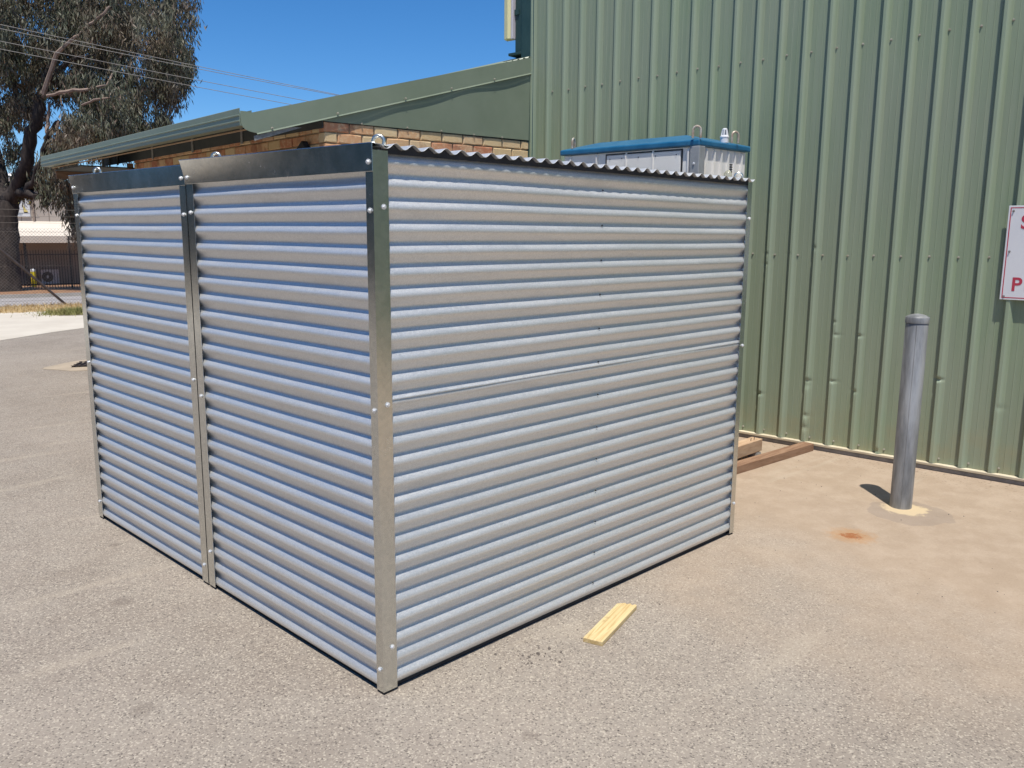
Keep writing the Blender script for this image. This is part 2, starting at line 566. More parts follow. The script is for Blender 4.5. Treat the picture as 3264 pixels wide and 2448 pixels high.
def corr(name, org, along, up, nrm, length, s0, s1, crest, parent, m='zinc', amp=.0098, nu=26, wob=.0007, thick=.0012, flare=0.0, rim=False):
    org, along, up, nrm = (np.array(q, float) for q in (org, along, up, nrm))
    ns = max(4, int((s1 - s0) / PITCH_C * 14))
    us_ = np.concatenate([[0, .0015], np.linspace(.003, length - .003, nu), [length - .0015, length]]); sv = np.linspace(s0, s1, ns)
    ph = rng.uniform(0, 6, 6); var = rng.normal(0, .03, 40)

    def fn(u, s):
        w = wob * (math.sin(u * 2.7 + ph[0] + s * 1.7) + math.sin(u * 6.1 + ph[1] - s * 3.1) + .7 * math.sin(s * 5 + ph[2] + u * 1.3))
        k_ = int(round((s - crest) / PITCH_C)) % 40
        a_ = amp * (1 + var[k_] * .5 + .03 * math.sin(u * 1.9 + ph[3] + k_ * 2.1))
        w += flare * max(0.0, 1 - (s - s0) / .022) ** 1.5 * (.8 + .3 * math.sin(u * 2.2))
        return org + along * u + up * (s + w * .8) + nrm * (a_ * math.cos(2 * math.pi * (s - crest) / PITCH_C) - amp + w)
    b = MB().grid(fn, us_, sv)
    o = b.build(name, MT[m], parent, smooth=True)
    o.data.polygons.foreach_set('use_smooth', [True] * len(o.data.polygons))
    solid(o, thick)
    if not rim: o.modifiers['thick'].use_rim = False
    return o


def angle(name, p, e1, w1, e2, w2, z0, z1, parent, t=.0012, m='galv'):
    """L-section flashing with its heel at p, legs along the unit vectors e1 and e2"""
    b = MB(); p = np.array(p, float); e1 = np.array(e1, float); e2 = np.array(e2, float)
    poly = [p, p + e1 * w1, p + e1 * w1 + e2 * t, p + e1 * t + e2 * t, p + e1 * t + e2 * w2, p + e2 * w2]
    b.poly_prism([(q[0], q[1], z0) for q in poly], (0, 0, z1 - z0))
    return b.build(name, MT[m], parent)


hexme = None


def screw_mesh(r=.0062, h=.006):
    b = MB()
    b.lathe([(r * 1.55, 0), (r * 1.55, .0014)], 14)
    b.lathe([(r, .0015), (r, h), (r * .82, h + .0012)], 6)
    return b.mesh('screw')


SCREW = screw_mesh(.0063, .006); SCREW.materials.append(MT['screw'])
SCREW_DARK = screw_mesh(.0024, .005); SCREW_DARK.materials.append(MT['dark'])
SIGN_SCREW = screw_mesh(.0050, .007); SIGN_SCREW.materials.append(MT['base'])
TEK = screw_mesh(.0060, .008); TEK.materials.append(MT['tek'])


def put(me, name, parent, p, axis, twist=0):
    o = bpy.data.objects.new(name, me); col.objects.link(o)
    o.parent = parent
    if parent is not None: o.matrix_parent_inverse = Matrix.Translation(-parent.location)
    q = Vector([float(c) for c in axis]).to_track_quat('Z', 'Y')
    o.rotation_mode = 'QUATERNION'; o.rotation_quaternion = q
    o.location = Vector([float(c) for c in p])
    return o


EYE = MB()
th = np.linspace(0, 2 * math.pi, 29)[:-1]
EYE.tube([(0, .0195 * math.cos(a), .030 + .0195 * math.sin(a)) for a in th], .0068, 10, closed=True)
EYE.lathe([(.014, 0), (.014, .004), (.009, .007), (.008, .012)], 16)
EYE = EYE.mesh('eye_bolt', True); EYE.materials.append(MT['eye'])

ZTOP, D = 1.992, 2.506
CREST_R, CREST_L = 1.870, 1.862


def enclosure(y0, y1, label, near):
    t = thing('corrugated_enclosure', label, 'enclosure', (1.25, (y0 + y1) / 2, 0), 'corrugated sheds standing on the asphalt')
    # front (towards -x)
    corr('front_sheet', (.0022, y0 + .012, 0), (0, 1, 0), (0, 0, 1), (-1, 0, 0), y1 - y0 - .024, .022, 1.925, CREST_L, t)
    if near:
        corr('side_sheet', (.012, .0034, 0), (1, 0, 0), (0, 0, 1), (0, -1, 0), D - .024, .022, 1.166, CREST_R, t)
        corr('side_sheet', (.012, .0012, 0), (1, 0, 0), (0, 0, 1), (0, -1, 0), D - .024, 1.1195, 1.984, CREST_R, t, flare=.0018, rim=True)
    else:
        corr('side_sheet', (.012, y0 + .012, 0), (1, 0, 0), (0, 0, 1), (0, -1, 0), D - .024, .022, 1.984, CREST_R, t, nu=6)
    corr('side_sheet', (.012, y1 - .003, 0), (1, 0, 0), (0, 0, 1), (0, 1, 0), D - .024, .022, 1.984, CREST_R, t, nu=6)
    corr('back_sheet', (D - .003, y0 + .012, 0), (0, 1, 0), (0, 0, 1), (1, 0, 0), y1 - y0 - .024, .022, 1.984, CREST_L, t, nu=6)
    # flashings
    if near:
        angle('corner_flashing', (-.0008, -.0008), (1, 0), .064, (0, 1), .042, .012, 1.985, t)
    else:
        angle('corner_flashing', (-.0008, y0), (1, 0), .05, (0, 1), .062, .012, 1.938, t)
    angle('corner_flashing', (-.0008, y1 + (.0008 if not near else 0)), (1, 0), .05, (0, -1), .064, .012, 1.938, t)
    angle('corner_flashing', (D + .0008, y0 - (.0008 if near else -.0)), (-1, 0), .045, (0, 1), .05, .012, 1.992, t)
    angle('corner_flashing', (D + .0008, y1 + .0008), (-1, 0), .045, (0, -1), .05, .012, 1.992, t)
    # sheet-metal fascia, sprung outwards at its far end
    fl = .021 if near else .013
    za, zb = (2.008, 2.022) if near else (2.004, 2.013)
    ya = y0 - .003 if near else y0 - .002

    def fas(u, v):
        y = ya + (y1 - ya) * u
        k = u ** 1.6 * fl + .004 * math.sin(3.1 * u) * (1 if near else -1)
        zt = za + (zb - za) * u; zb0 = 1.914 + (.004 if near else 0) * u
        z = zb0 + (zt - zb0) * v
        return (-.0035 - k * v * (.55 + .45 * v) - .0010 * math.sin(u * 9), y + .008 * u * v, z)
    fb = MB().grid(fas, [0, .002] + list(np.linspace(.01, .99, 40)) + [.998, 1], [0, .015, .15, .3, .45, .6, .75, .9, .985, 1])

    def lip(u, v):
        p = fas(u, 1.0)
        return (p[0] + .09 * v, p[1], p[2] + .0005 - .010 * v * (1 - u * .5))
    lb = MB().grid(lip, np.linspace(0, 1, 40), np.linspace(0, 1, 3))
    fb.add(lb.v, lb.f)
    fo = fb.build('fascia', MT['galv'], t)
    fo.data.polygons.foreach_set('use_smooth', [True] * len(fo.data.polygons)); fo.data.set_sharp_from_angle(angle=R(40))
    solid(fo, .0012)
    # roof sheet, corrugations running back from the side wall
    corr('roof_sheet', (.030, y0 - (.014 if near else .002), ZTOP + .0165), (0, 1, 0), (1, 0, 0), (0, 0, 1), y1 - y0 + .016, 0, D - .028, .058, t, amp=.0090, nu=8, wob=.0004, rim=True)
    if near:
        cr = .058 + .030
        xs_ = np.linspace(.034, D - .004, 33 * 10)
        MB().grid(lambda x, v: (x, .0035, 1.975 + (ZTOP + .0165 - .009 + .009 * math.cos(2 * math.pi * (x - cr) / PITCH_C) - .0015 - 1.975) * v), xs_, (0, 1)).build('crest_shade_strip', MT['dark'], t)  # dark strip added for the shade inside the open roof crests
    # base frame
    b = MB()
    for lo, hi in (((.022, y0 + .022, .0), (.062, y1 - .022, .030)), ((D - .062, y0 + .022, 0), (D - .022, y1 - .022, .030)), ((.0625, y0 + .022, 0), (D - .0625, y0 + .062, .030)), ((.0625, y1 - .062, 0), (D - .0625, y1 - .022, .030))):
        b.box(lo, hi)
    b.build('base_rail', MT['dark'], t)
    for px_, py_ in ((.003, y0 + .003), (.003, y1 - .043), (D - .043, y0 + .003), (D - .043, y1 - .043)):
        MB().box((px_, py_, 0), (px_ + .040, py_ + .040, .0118)).build('foot', MT['dark'], t)
    # screws
    X = (-1, 0, 0)
    yn = y0 + (.020 if near else .034)
    for z in (1.946, 1.785, 1.09 if near else 1.02, .10):
        put(SCREW, 'screw', t, (-.0045 if z > 1.9 else -.0016, yn, z), X)
    for z in (1.946, 1.793, .953, .188 if near else .108):
        put(SCREW, 'screw', t, (-.0095 if z > 1.9 else -.0016, y1 - .030, z), X)
    if near:
        for x, zs in ((.042, (1.798, 1.108, .183)), (2.493, (1.797, 1.104, .189))):
            for z in zs: put(SCREW, 'screw', t, (x, -.0016, z), (0, -1, 0))
        # tie screws left in the pans of the side wall
        for kx in range(-1, 12):
            z = 1.870 + .030 - .152 * kx - .152
            if z > .05: put(SCREW_DARK, 'screw', t, (1.241 + random.uniform(-.003, .003), .0115, z), (random.uniform(-.1, .1), -1, -.45))
    for x, y in (((.060, .046), (.060, 1.228), (D - .06, y0 + .05), (D - .06, y1 - .06)) if near else ((.060, 2.622), (D - .06, y0 + .05), (D - .06, y1 - .06))):
        o = put(EYE, 'eye_bolt', t, (x, y, 1.988 if y < .5 else 1.998), (0, 0, 1)); o.rotation_quaternion = Matrix.Rotation(R(38), 3, 'Z').to_quaternion()
    return t


YM = 1.4065
enclosure(0.0, YM, 'silver corrugated metal enclosure whose side wall faces the bollard, steel lifting eye at its corner', True)
enclosure(YM + .009, 2.842, 'silver corrugated metal enclosure butted behind the one with the lapped side wall, lower fascia', False)

# ------------------------------------------------------------------ green ribbed shed
WA = np.array([4.712, 1.219, 0.0]); WT = np.array([.0576, -.99834, 0.0]); WN = np.array([-.99834, -.0576, 0.0])
ZV = np.array([0, 0, 1.0])
PITCH_W = .1955; T_CORNER = -2.506; RIB0 = .138
shed = thing('metal_shed', 'tall pale green shed clad in vertical ribbed steel sheets', 'shed', WA + WT * 2 - WN * .1, None)


def wp(t, n, z): return WA + WT * t + WN * n + ZV * z


dents = [(on_plane(2300 + .5425 * x, 900 + .5425 * y, WA, WN), d, r) for x, y, d, r in (
    (228, 648, .016, .016), (665, 580, .013, .014), (515, 575, .012, .018), (510, 600, .010, .03), (1278, 567, .022, .014), (780, 637, .012, .016), (815, 312, .010, .014),
    (690, 308, .010, .014), (665, 230, .007, .014), (505, 780, .010, .02), (495, 850, .009, .024), (1650, 737, .008, .02), (1555, 870, .006, .03), (910, 985, .012, .02))]
dents += [(on_plane(2300 + .5425 * x, .5425 * y, WA, WN), d, r) for x, y, d, r in ((545, 1455, .010, .02), (262, 1490, .010, .016), (258, 1550, .010, .014), (390, 1490, .009, .014), (272, 1250, .006, .012))]
dt = [(float((p - WA) @ WT), float(p[2]), d, r) for p, d, r in dents]
PROF = [(0, 0), (.0105, .034), (.0140, .0370), (.0330, .0370), (.0375, .034), (.062, 0), (.098, 0), (.100, .0016), (.103, .0016), (.105, 0), (.143, 0), (.145, .0016), (.148, .0016), (.150, 0)]
RIBS_PER = 4
H_W = 6.2
nsheet = 0
for si in range(-4, 22):
    t0 = RIB0 + si * RIBS_PER * PITCH_W - .004
    prof = []
    for r_ in range(RIBS_PER):
        for a, h in PROF: prof.append((t0 + .004 + r_ * PITCH_W + a, h))
    prof.append((t0 + RIBS_PER * PITCH_W + .0035, 0))
    prof.insert(0, (t0, 0))
    prof = [(max(a, T_CORNER + .004), h) for a, h in prof]
    if prof[-1][0] <= T_CORNER + .05: continue
    keep = []
    for a, h in prof:
        if keep and a - keep[-1][0] < 1e-6: keep[-1] = (a, h); continue
        keep.append((a, h))
    mine = [d for d in dt if keep[0][0] - .1 < d[0] < keep[-1][0] + .1]
    zs = {.058, .3, 1.0, 1.55, 2.2, 3.1, 4.5, H_W}
    for d in mine:
        for q in np.linspace(-2.2, 2.2, 9): zs.add(round(min(max(d[1] + q * d[3], .059), H_W), 4))
    zs = sorted(zs)

    def wfn(i, z):
        a, h = keep[i]
        w = .0012 * math.sin(a * 5 + z * 2.3) * math.sin(z * 1.1 + a)
        for (ta, tz, dd, rr) in mine:
            q = ((a - ta) / .024) ** 2 + ((z - tz) / rr) ** 2
            if q < 6: w -= dd * math.exp(-q) * (1 if h > .01 else .25)
        return wp(a, max(h + w, -.03), z)
    b = MB().grid(wfn, range(len(keep)), zs)
    b.f = [f[::-1] for f in b.f]
    o = b.build('wall_sheet', MT['shed'], shed)
    nsheet += 1
T_END = RIB0 + 22 * RIBS_PER * PITCH_W
for k_ in range(-14, 32):
    tt = RIB0 + k_ * PITCH_W + .069
    if tt < T_CORNER + .2 or tt > 4.6: continue
    zb = 1.551 + .012 * (tt + .4) * .5
    for z in (.092, zb + random.uniform(-.004, .004), 3.09 + .03 * (tt - .2) * .6 + random.uniform(-.004, .004)):
        put(TEK, 'screw', shed, wp(tt + random.uniform(-.003, .003), .0006, z), WN + np.array([0, 0, random.uniform(-.1, .1)]))
# base channel and kerb, corner flashing, inner core so that the sheets are not see-through
b = MB()
b.poly_prism([wp(T_CORNER, n_, z_) for n_, z_ in ((-.02, .0575), (.036, .0555), (.038, .052), (.036, .037), (.020, .034), (-.02, .034))], WT * (T_END - T_CORNER))
b.build('base_channel', MT['cream'], shed)
b = MB()
b.poly_prism([wp(T_CORNER, n_, z_) for n_, z_ in ((-.02, .0335), (.018, .0335), (.022, .026), (.024, .012), (.020, 0), (-.02, 0))], WT * (T_END - T_CORNER))
b.build('base_kerb', MT['base'], shed)
b = MB().box((T_CORNER + .06, -8.0, 0), (T_END, -.045, H_W - .03), (WT, WN, ZV), WA)
b.build('shed_core', MT['shed'], shed)
b = MB()
b.poly_prism([wp(T_CORNER - .004, n_, 0.03) for n_ in ()] or [wp(T_CORNER - .006, .034, .06), wp(T_CORNER + .140, .034, .06), wp(T_CORNER + .146, .028, .06), wp(T_CORNER + .146, .004, .06), wp(T_CORNER + .143, .004, .06), wp(T_CORNER + .142, .0315, .06), wp(T_CORNER - .003, .0315, .06), wp(T_CORNER - .003, -.16, .06), wp(T_CORNER - .006, -.16, .06)], ZV * (H_W - .06))
b.build('corner_flashing', MT['dkgreen'], shed)
for z in (.6, 1.45, 2.29, 2.6, 3.1):
    put(TEK, 'screw', shed, wp(T_CORNER + .03, .0345, z), WN)
# downpipe on the end wall, just round the corner
b = MB().box((T_CORNER - .135, -.10, 3.47), (T_CORNER - .0065, -.02, H_W - .2), (WT, WN, ZV), WA)
bevel(b.build('downpipe', MT['dkgreen'], shed), .008)
b = MB().box((T_CORNER - .20, -.12, 3.44), (T_CORNER - .0065, .01, 3.468), (WT, WN, ZV), WA)
bevel(b.build('pipe_spreader', MT['dkgreen'], shed), .006)

# lamp on the shed's end wall
lp = wp(T_CORNER - .225, -.02, 3.60)
lamp = thing('wall_lamp', 'long cream weatherproof lamp fixed upright at the shed corner', 'lamp', lp)
la = (WT, WN, ZV)
b = MB().poly_prism([lp + WT * a + WN * n_ for a, n_ in ((-.055, -.045), (-.030, .030), (.030, .048), (.055, .030), (.060, -.05))], ZV * 1.25)
bevel(b.build('diffuser', MT['diffuser'], lamp), .006)
b = MB().box((.061, -.052, -.004), (.088, .034, 1.26), la, lp)
bevel(b.build('housing', MT['lampbody'], lamp), .005)
b = MB()
for z in (.22, 1.0): b.box((.089, -.03, z), (.145, .012, z + .05), la, lp)
b.build('bracket', MT['dkgreen'], lamp)

# warning board
sg0 = wp(0, .0415, 0)
tl = on_plane(3000 + .2713 * 800, 600 + .2713 * 205, sg0, WN); bl = on_plane(3000 + .2713 * 705, 600 + .2713 * 1305, sg0, WN)
ts = float((tl - WA) @ WT); z1s, z0s = float(tl[2]), float(bl[2])
sign = thing('warning_sign', 'white board with red border and red capitals screwed to the green wall', 'sign', wp(ts + .3, .036, z0s))
SW = .60
b = MB().box((ts, .0378, z0s), (ts + SW, .0413, z1s), (WT, WN, ZV), WA)
bevel(b.build('board', MT['white'], sign), .001, 1)
b = MB(); e, w_ = .011, .0062
for lo, hi in (((ts + e, z0s + e), (ts + e + w_, z1s - e)), ((ts + SW - e - w_, z0s + e), (ts + SW - e, z1s - e)), ((ts + e + w_, z0s + e), (ts + SW - e - w_, z0s + e + w_)), ((ts + e + w_, z1s - e - w_), (ts + SW - e - w_, z1s - e))):
    b.box((lo[0], .0414, lo[1]), (hi[0], .0420, hi[1]), (WT, WN, ZV), WA)
b.build('border', MT['red'], sign)
DG = None


def text_mesh(s, size, thick=.0, bold=.0):
    c = bpy.data.curves.new('txt', 'FONT'); c.body = s; c.size = size; c.extrude = thick; c.offset = bold
    o = bpy.data.objects.new('txt', c); col.objects.link(o)
    dg = bpy.context.evaluated_depsgraph_get(); dg.update()
    me = bpy.data.meshes.new_from_object(o.evaluated_get(dg))
    bpy.data.objects.remove(o)
    return me


def place_text(s, size, bold, origin, ex, ez, en, m, name, parent, thick=.0004):
    me = text_mesh(s, size, thick, bold); me.materials.clear(); me.materials.append(m)
    o = bpy.data.objects.new(name, me); col.objects.link(o)
    Mx = Matrix.Identity(4)
    for i, a in enumerate((ex, ez, en)):
        for j in range(3): Mx[j][i] = float(a[j])
    Mx.translation = Vector([float(c) for c in origin])
    o.parent = parent; o.matrix_parent_inverse = Matrix.Translation(-parent.location)
    o.matrix_basis = Mx
    return o


pS = on_plane(3140 + .205 * 545, 640 + .205 * 432, wp(0, .0417, 0), WN); pP = on_plane(3140 + .205 * 392, 640 + .205 * 1395, wp(0, .0417, 0), WN)
hS = abs(on_plane(3140 + .205 * 560, 640 + .205 * 1195, wp(0, .0417, 0), WN)[2] - pP[2])
place_text('S', hS / .70, .0025, pS + WN * .0005, WT, ZV, WN, MT['red'], 'letter', sign)
place_text('P', hS / .70, .0025, pP + WN * .0005, WT, ZV, WN, MT['red'], 'letter', sign)
place_text('L', hS / .70, .0025, pP + WN * .0005 + WT * (hS * .85), WT, ZV, WN, MT['red'], 'letter', sign)
for a, z in ((.030, z1s - .035), (.030, (z0s + z1s) / 2 + .01), (.024, z0s + .022), (SW - .03, z1s - .035), (SW - .03, z0s + .022)):
    put(SIGN_SCREW, 'screw', sign, wp(ts + a, .0414, z), WN)

# ------------------------------------------------------------------ brick lean-to
BO = np.array([2.300, 3.790, 0.0]); BX = np.array([.99733, -.073, 0]); BY = np.array([.073, .99733, 0])
bw = thing('brick_building', 'low cream and red brick building with a green skillion roof behind the corrugated enclosures', 'building', BO + BX * 1.1 + BY * 2)


def bp(x, y, z): return BO + BX * x + BY * y + ZV * z


q = on_plane(426, 512, BO, BX); LW = float((q - BO) @ BY)
RW = 2.262
COURSE, BL = .086, .240
ZJ = 2.517                                         # a bed joint under the top course
core = MB().box((.014, .014, 0), (RW, LW - .012, 2.584), (BX, BY, ZV), BO)
core.build('mortar_core', MT['mortar'], bw)
bricks = []
BR = []
for vv in range(5):
    b = MB()
    L_, H_, W_ = .229, .075, .10
    pts = []
    rr = np.random.default_rng(40 + vv)
    j = lambda s=.0022: rr.uniform(-s, s)
    c_ = .009
    fr = [(c_ + j(), 0 + j(.001), c_ + j()), (L_ / 2 + j(.01), 0 - .001, c_ * .5 + j()), (L_ - c_ + j(), 0 + j(.001), c_ + j()), (L_ - c_ + j(), 0 + j(.001), H_ - c_ + j()), (L_ / 2 + j(.01), -.001, H_ - c_ * .5 + j()), (c_ + j(), 0 + j(.001), H_ - c_ + j())]
    mi = [(0 + j(), .006, 0 + j()), (L_ / 2, .006, j()), (L_ + j(), .006, 0 + j()), (L_ + j(), .006, H_ + j()), (L_ / 2, .006, H_ + j()), (0 + j(), .006, H_ + j())]
    bk = [(x, W_, z) for x, y, z in mi]
    P = fr + mi + bk
    F = [(0, 1, 4, 5), (1, 2, 3, 4)] + [(6 + i, 6 + (i + 1) % 6, (i + 1) % 6, i) for i in range(6)] + [(12 + i, 12 + (i + 1) % 6, 6 + (i + 1) % 6, 6 + i) for i in range(6)]
    b.add(P, F)
    me = b.mesh('brick'); me.materials.append(MT['brick']); BR.append(me)


def brick_at(org, ex, en, scale):
    o = bpy.data.objects.new('brick', random.choice(BR)); col.objects.link(o)
    o.parent = bw; o.matrix_parent_inverse = Matrix.Translation(-bw.location)
    Mx = Matrix.Identity(4)
    for i, a in enumerate((np.array(ex) * scale, -np.array(en), ZV)):
        for k_ in range(3): Mx[k_][i] = float(a[k_])
    Mx.translation = Vector([float(c) for c in org])
    o.matrix_basis = Mx


low = MB()
nb = 0
for ci in range(-27, 2):
    z = ZJ + .005 + (ci - 1) * COURSE
    if z < 0: continue
    top = z > 1.93
    off = 0 if ci % 2 else .5
    # right wall (faces -y): runs along BX
    x = -off * BL * 0
    first = True; x = 0.0
    while x < RW - .04:
        ln = .110 if (first and off) else .229
        ln = min(ln, RW - x)
        jit = random.uniform(-.0022, .0022)
        if top: brick_at(bp(x, jit, z), BX, -BY, ln / .229); nb += 1
        else: low.box((x, jit, z), (x + ln, .02, z + .075), (BX, BY, ZV), BO)
        x += ln + .011; first = False
    # left wall (faces -x): runs along BY, bond opposite
    y = .1185 if not off else .2385; first = True
    y = .0 + (.105 if not off else .0)
    if off: y = .0
    y = .1045
    first = True
    while y < LW - .04:
        ln = .110 if (first and not off) else .229
        if first and off: ln = .229
        ln = min(ln, LW - y)
        jit = random.uniform(-.0022, .0022)
        if top: brick_at(bp(jit, y + ln, z), -BY, -BX, ln / .229); nb += 1
        else: low.box((jit, y, z), (.02, y + ln, z + .075), (BX, BY, ZV), BO)
        y += ln + .011; first = False
tag(low.build('lower_brickwork', MT['brick'], bw), kind='stuff')

# roof plane from the barge line
pl_b = bp(0, -.030, 0)
c3 = lambda x, y: (600 + .4973 * x, .4973 * y)


def bxz(px, py, yy=-.030):
    p = on_plane(px, py, bp(0, yy, 0), BY); return float((p - BO) @ BX), float(p[2])


TLb, TRb = bxz(*c3(335, 735)), bxz(*c3(2140, 378))
LLb, LRb = bxz(*c3(440, 852)), bxz(*c3(2135, 480))
sl = (TRb[1] - TLb[1]) / (TRb[0] - TLb[0]); sl2 = (LRb[1] - LLb[1]) / (LRb[0] - LLb[0])
XE = 2.30
zt = lambda x: TLb[1] + sl * (x - TLb[0]); zl = lambda x: LLb[1] + sl2 * (x - LLb[0])
x0, xl0 = TLb[0], LLb[0]
outline = [(x0, zt(x0)), (x0 + .002, zt(x0) - .06)]
for a in np.linspace(0.15, 1, 7):                    # rounded lower corner
    cx, cz = xl0, zl(xl0)
    p0 = np.array([x0 + .002, zt(x0) - .06]); p1 = np.array([x0 + .012, cz + .004]); p2 = np.array([cx, cz])
    pt = (1 - a) ** 2 * p0 + 2 * a * (1 - a) * p1 + a * a * p2
    outline.append((float(pt[0]), float(pt[1])))
XR = (4.60 - BO[0]) / BX[0]
outline += [(XR, zl(XR)), (XR, zt(XR))]
b = MB().poly_prism([bp(x, -.030, z) for x, z in outline], BY * .0015)
b.build('barge_flashing', MT['green'], bw)
# light-catching kick at the foot of the barge
b = MB()
nseg = 40


def kick(u, v):
    x = xl0 + (XR - xl0) * u
    return bp(x, -.0305 - .006 * v, zl(x) - .0005 - .011 * v)


b.grid(kick, np.linspace(0, 1, nseg), (0, .5, 1)); b.build('barge_kick', MT['green'], bw)
solid(bpy.data.objects[b_name] if False else bw.children[-1], .0012)
# infill sheet between brickwork and barge, oil-canned a little
b = MB()


def infill(u, v):
    x = -.045 + (XR + .02 + .045) * u
    zb_ = 2.600 + .010 * u
    zz = zb_ + (max(zl(x) + .05, zb_ + .02) - zb_) * v
    return bp(x, -.008 - .012 * v + .0045 * math.sin(u * 17) * v + .003 * math.sin(u * 7 + 1) * v, zz)


b.grid(infill, np.linspace(0, 1, 60), np.linspace(0, 1, 6)); o = b.build('infill_panel', MT['green'], bw); solid(o, .0012)
for i, (px, py) in enumerate(((535, 822), (955, 728), (1390, 632), (1685, 568), (1960, 508))):
    x, z = bxz(*c3(px, py)); put(TEK, 'screw', bw, bp(x, -.039, z), (-BY + ZV * .5))
for px, py in ((1120, 792), (1413, 817), (1631, 838), (1840, 862), (2020, 880)):
    x, z = bxz(*c3(px, py), -.03); put(TEK, 'screw', bw, bp(x, -.010, z), -BY)
b = MB().box((RW - .13, -.026, 2.55), (RW - .02, -.022, 3.3), (BX, BY, ZV), BO)
# roof
GE = 6.10
gx = x0 - .005
b = MB()
slp = math.sqrt(1 + sl * sl); rx = np.array([1, 0, sl]) / slp; rn = np.array([-sl, 0, 1]) / slp
RL = (XR + .4 - x0 - .03) * slp
ns = int(RL / PITCH_C * 10)


def roof(s, v):
    h = .008 * math.cos(2 * math.pi * s / PITCH_C)
    lift = .052 * (s / RL) ** 3
    X_ = x0 + .03 + rx[0] * s + rn[0] * h; Z_ = zt(x0 + .03) - .030 + rx[2] * s + rn[2] * h + lift
    return bp(X_, -.024 + (GE + .03) * v, Z_)


b.grid(roof, np.linspace(0, RL, ns), np.linspace(0, 1, 3)); o = b.build('roof_sheet', MT['green'], bw)
o.data.polygons.foreach_set('use_smooth', [True] * len(o.data.polygons)); solid(o, .001)
# gutter with two beads
ZGt, ZGb = 2.632, 2.503
gp = [(0, ZGt), (-.004, ZGt - .004), (-.002, ZGt - .046), (-.010, ZGt - .050), (-.010, ZGt - .056), (-.002, ZGt - .061), (-.002, ZGt - .086), (-.010, ZGt - .090), (-.010, ZGt - .096), (-.003, ZGt - .101), (-.001, ZGb), (.095, ZGb + .004), (.098, ZGt - .01), (.092, ZGt - .01), (.089, ZGb + .009), (.004, ZGb + .005), (.003, ZGt - .004)]
b = MB().poly_prism([bp(gx + a, -.026, z) for a, z in gp], BY * GE); b.build('gutter', MT['green'], bw)
b = MB().box((gx + .001, GE - .031, ZGb + .002), (gx + .095, GE - .0295, ZGt - .012), (BX, BY, ZV), BO); b.build('gutter_end', MT['green'], bw)
b = MB().box((gx + .006, -.0255, ZGb + .006), (gx + .088, -.0235, ZGt - .02), (BX, BY, ZV), BO); b.build('gutter_end', MT['green'], bw)
# dark frieze boards with cover strips between the brickwork and the roof
cw = lambda x, y: (100 + .3165 * x, 300 + .3165 * y)
ys_ = [.0] + sorted(float((on_plane(*cw(*q), BO, BX) - BO) @ BY) for q in ((2135, 430), (1640, 560), (1235, 600), (880, 660))) + [LW + .9, GE - .12]
zr_ = lambda x: zt(x) - .045
for a_, b_ in zip(ys_[:-1], ys_[1:]):
    MB().box((-.012, a_ + .02, 2.548), (.004, b_ - .002, zr_(0)), (BX, BY, ZV), BO).build('frieze_board', MT['eave'], bw)
    MB().box((-.022, b_ - .022, 2.530), (-.0125, b_ + .022, zr_(0)), (BX, BY, ZV), BO).build('cover_strip', MT['fibro'], bw)
MB().poly_prism([bp(.014, .014, 2.585), bp(RW, .014, 2.585), bp(RW, .014, zr_(RW)), bp(.014, .014, zr_(.014))], BY * (LW - .03)).build('roof_void', MT['eave'], bw)
cq = lambda x, y: (700 + .2486 * x, 320 + .2486 * y)
tri = [bxz(*cq(*q), -.010) for q in ((440, 455), (445, 518), (1050, 350), (880, 340))]
MB().poly_prism([bp(x, -.018, z) for x, z in tri], BY * .012).build('soffit_end', MT['fibro'], bw)
MB().box((gx + .10, -.02, ZGb - .014), (gx + .118, GE - .1, ZGb - .006), (BX, BY, ZV), BO).build('fascia_bead', MT['oldpine'], bw)
b = MB().box((gx + .14, GE - .14, 2.36), (1.0, GE - .10, 2.49), (BX, BY, ZV), BO); b.build('porch_beam', MT['hardwood'], bw)
b = MB().box((-.06, LW + .02, 0), (.0, LW + .08, 2.52), (BX, BY, ZV), BO); b.build('porch_post', MT['hardwood'], bw)
b = MB().box((gx + .125, LW + .01, 2.455), (1.0, GE - .15, 2.470), (BX, BY, ZV), BO); b.build('porch_ceiling', MT['eave'], bw)
b = MB().box((1.0, LW - .01, 0), (XR, GE - .1, 2.6), (BX, BY, ZV), BO); b.build('rear_wall', MT['mortar'], bw)
qb = on_plane(968, 464, bp(-.03, 0, 0), BX)
yb_, zb_ = float((qb - BO) @ BY), float(qb[2])
b = MB().poly_prism([bp(-.06, yb_ - .06, zb_ - .10), bp(-.06, yb_ + .10, zb_ - .04), bp(-.06, yb_ - .02, zb_ + .035), bp(-.06, yb_ - .07, zb_ - .02)], BX * .055); b.build('wall_bracket', MT['dark'], bw)

# ------------------------------------------------------------------ ribbed equipment cabinet behind the enclosure
d_ = lambda x, y: (1600 + .4069 * x, 350 + .4069 * y)
ZL = 2.352
pa, pb, pc = (on_z(*d_(*q), ZL) for q in ((452, 320), (1580, 228), (1922, 292)))
cx0, cx1, cy0, cy1 = (pa[0] + pb[0]) / 2, pc[0], (pb[1] + pc[1]) / 2, pa[1]
cab = thing('equipment_cabinet', 'cream ribbed equipment cabinet with a faded blue lid and lifting loops against the green wall', 'cabinet', ((cx0 + cx1) / 2, (cy0 + cy1) / 2, 0))
RIM = .040; zb0 = ZL - RIM
b = MB()
ins = .06; ZP = ZL + .060
o8 = [(cx0, cy0), (cx1, cy0), (cx1, cy1), (cx0, cy1)]
i8 = [(cx0 + .20, cy0 + .24), (cx1 - .16, cy0 + .24), (cx1 - .16, cy1 - .24), (cx0 + .20, cy1 - .24)]
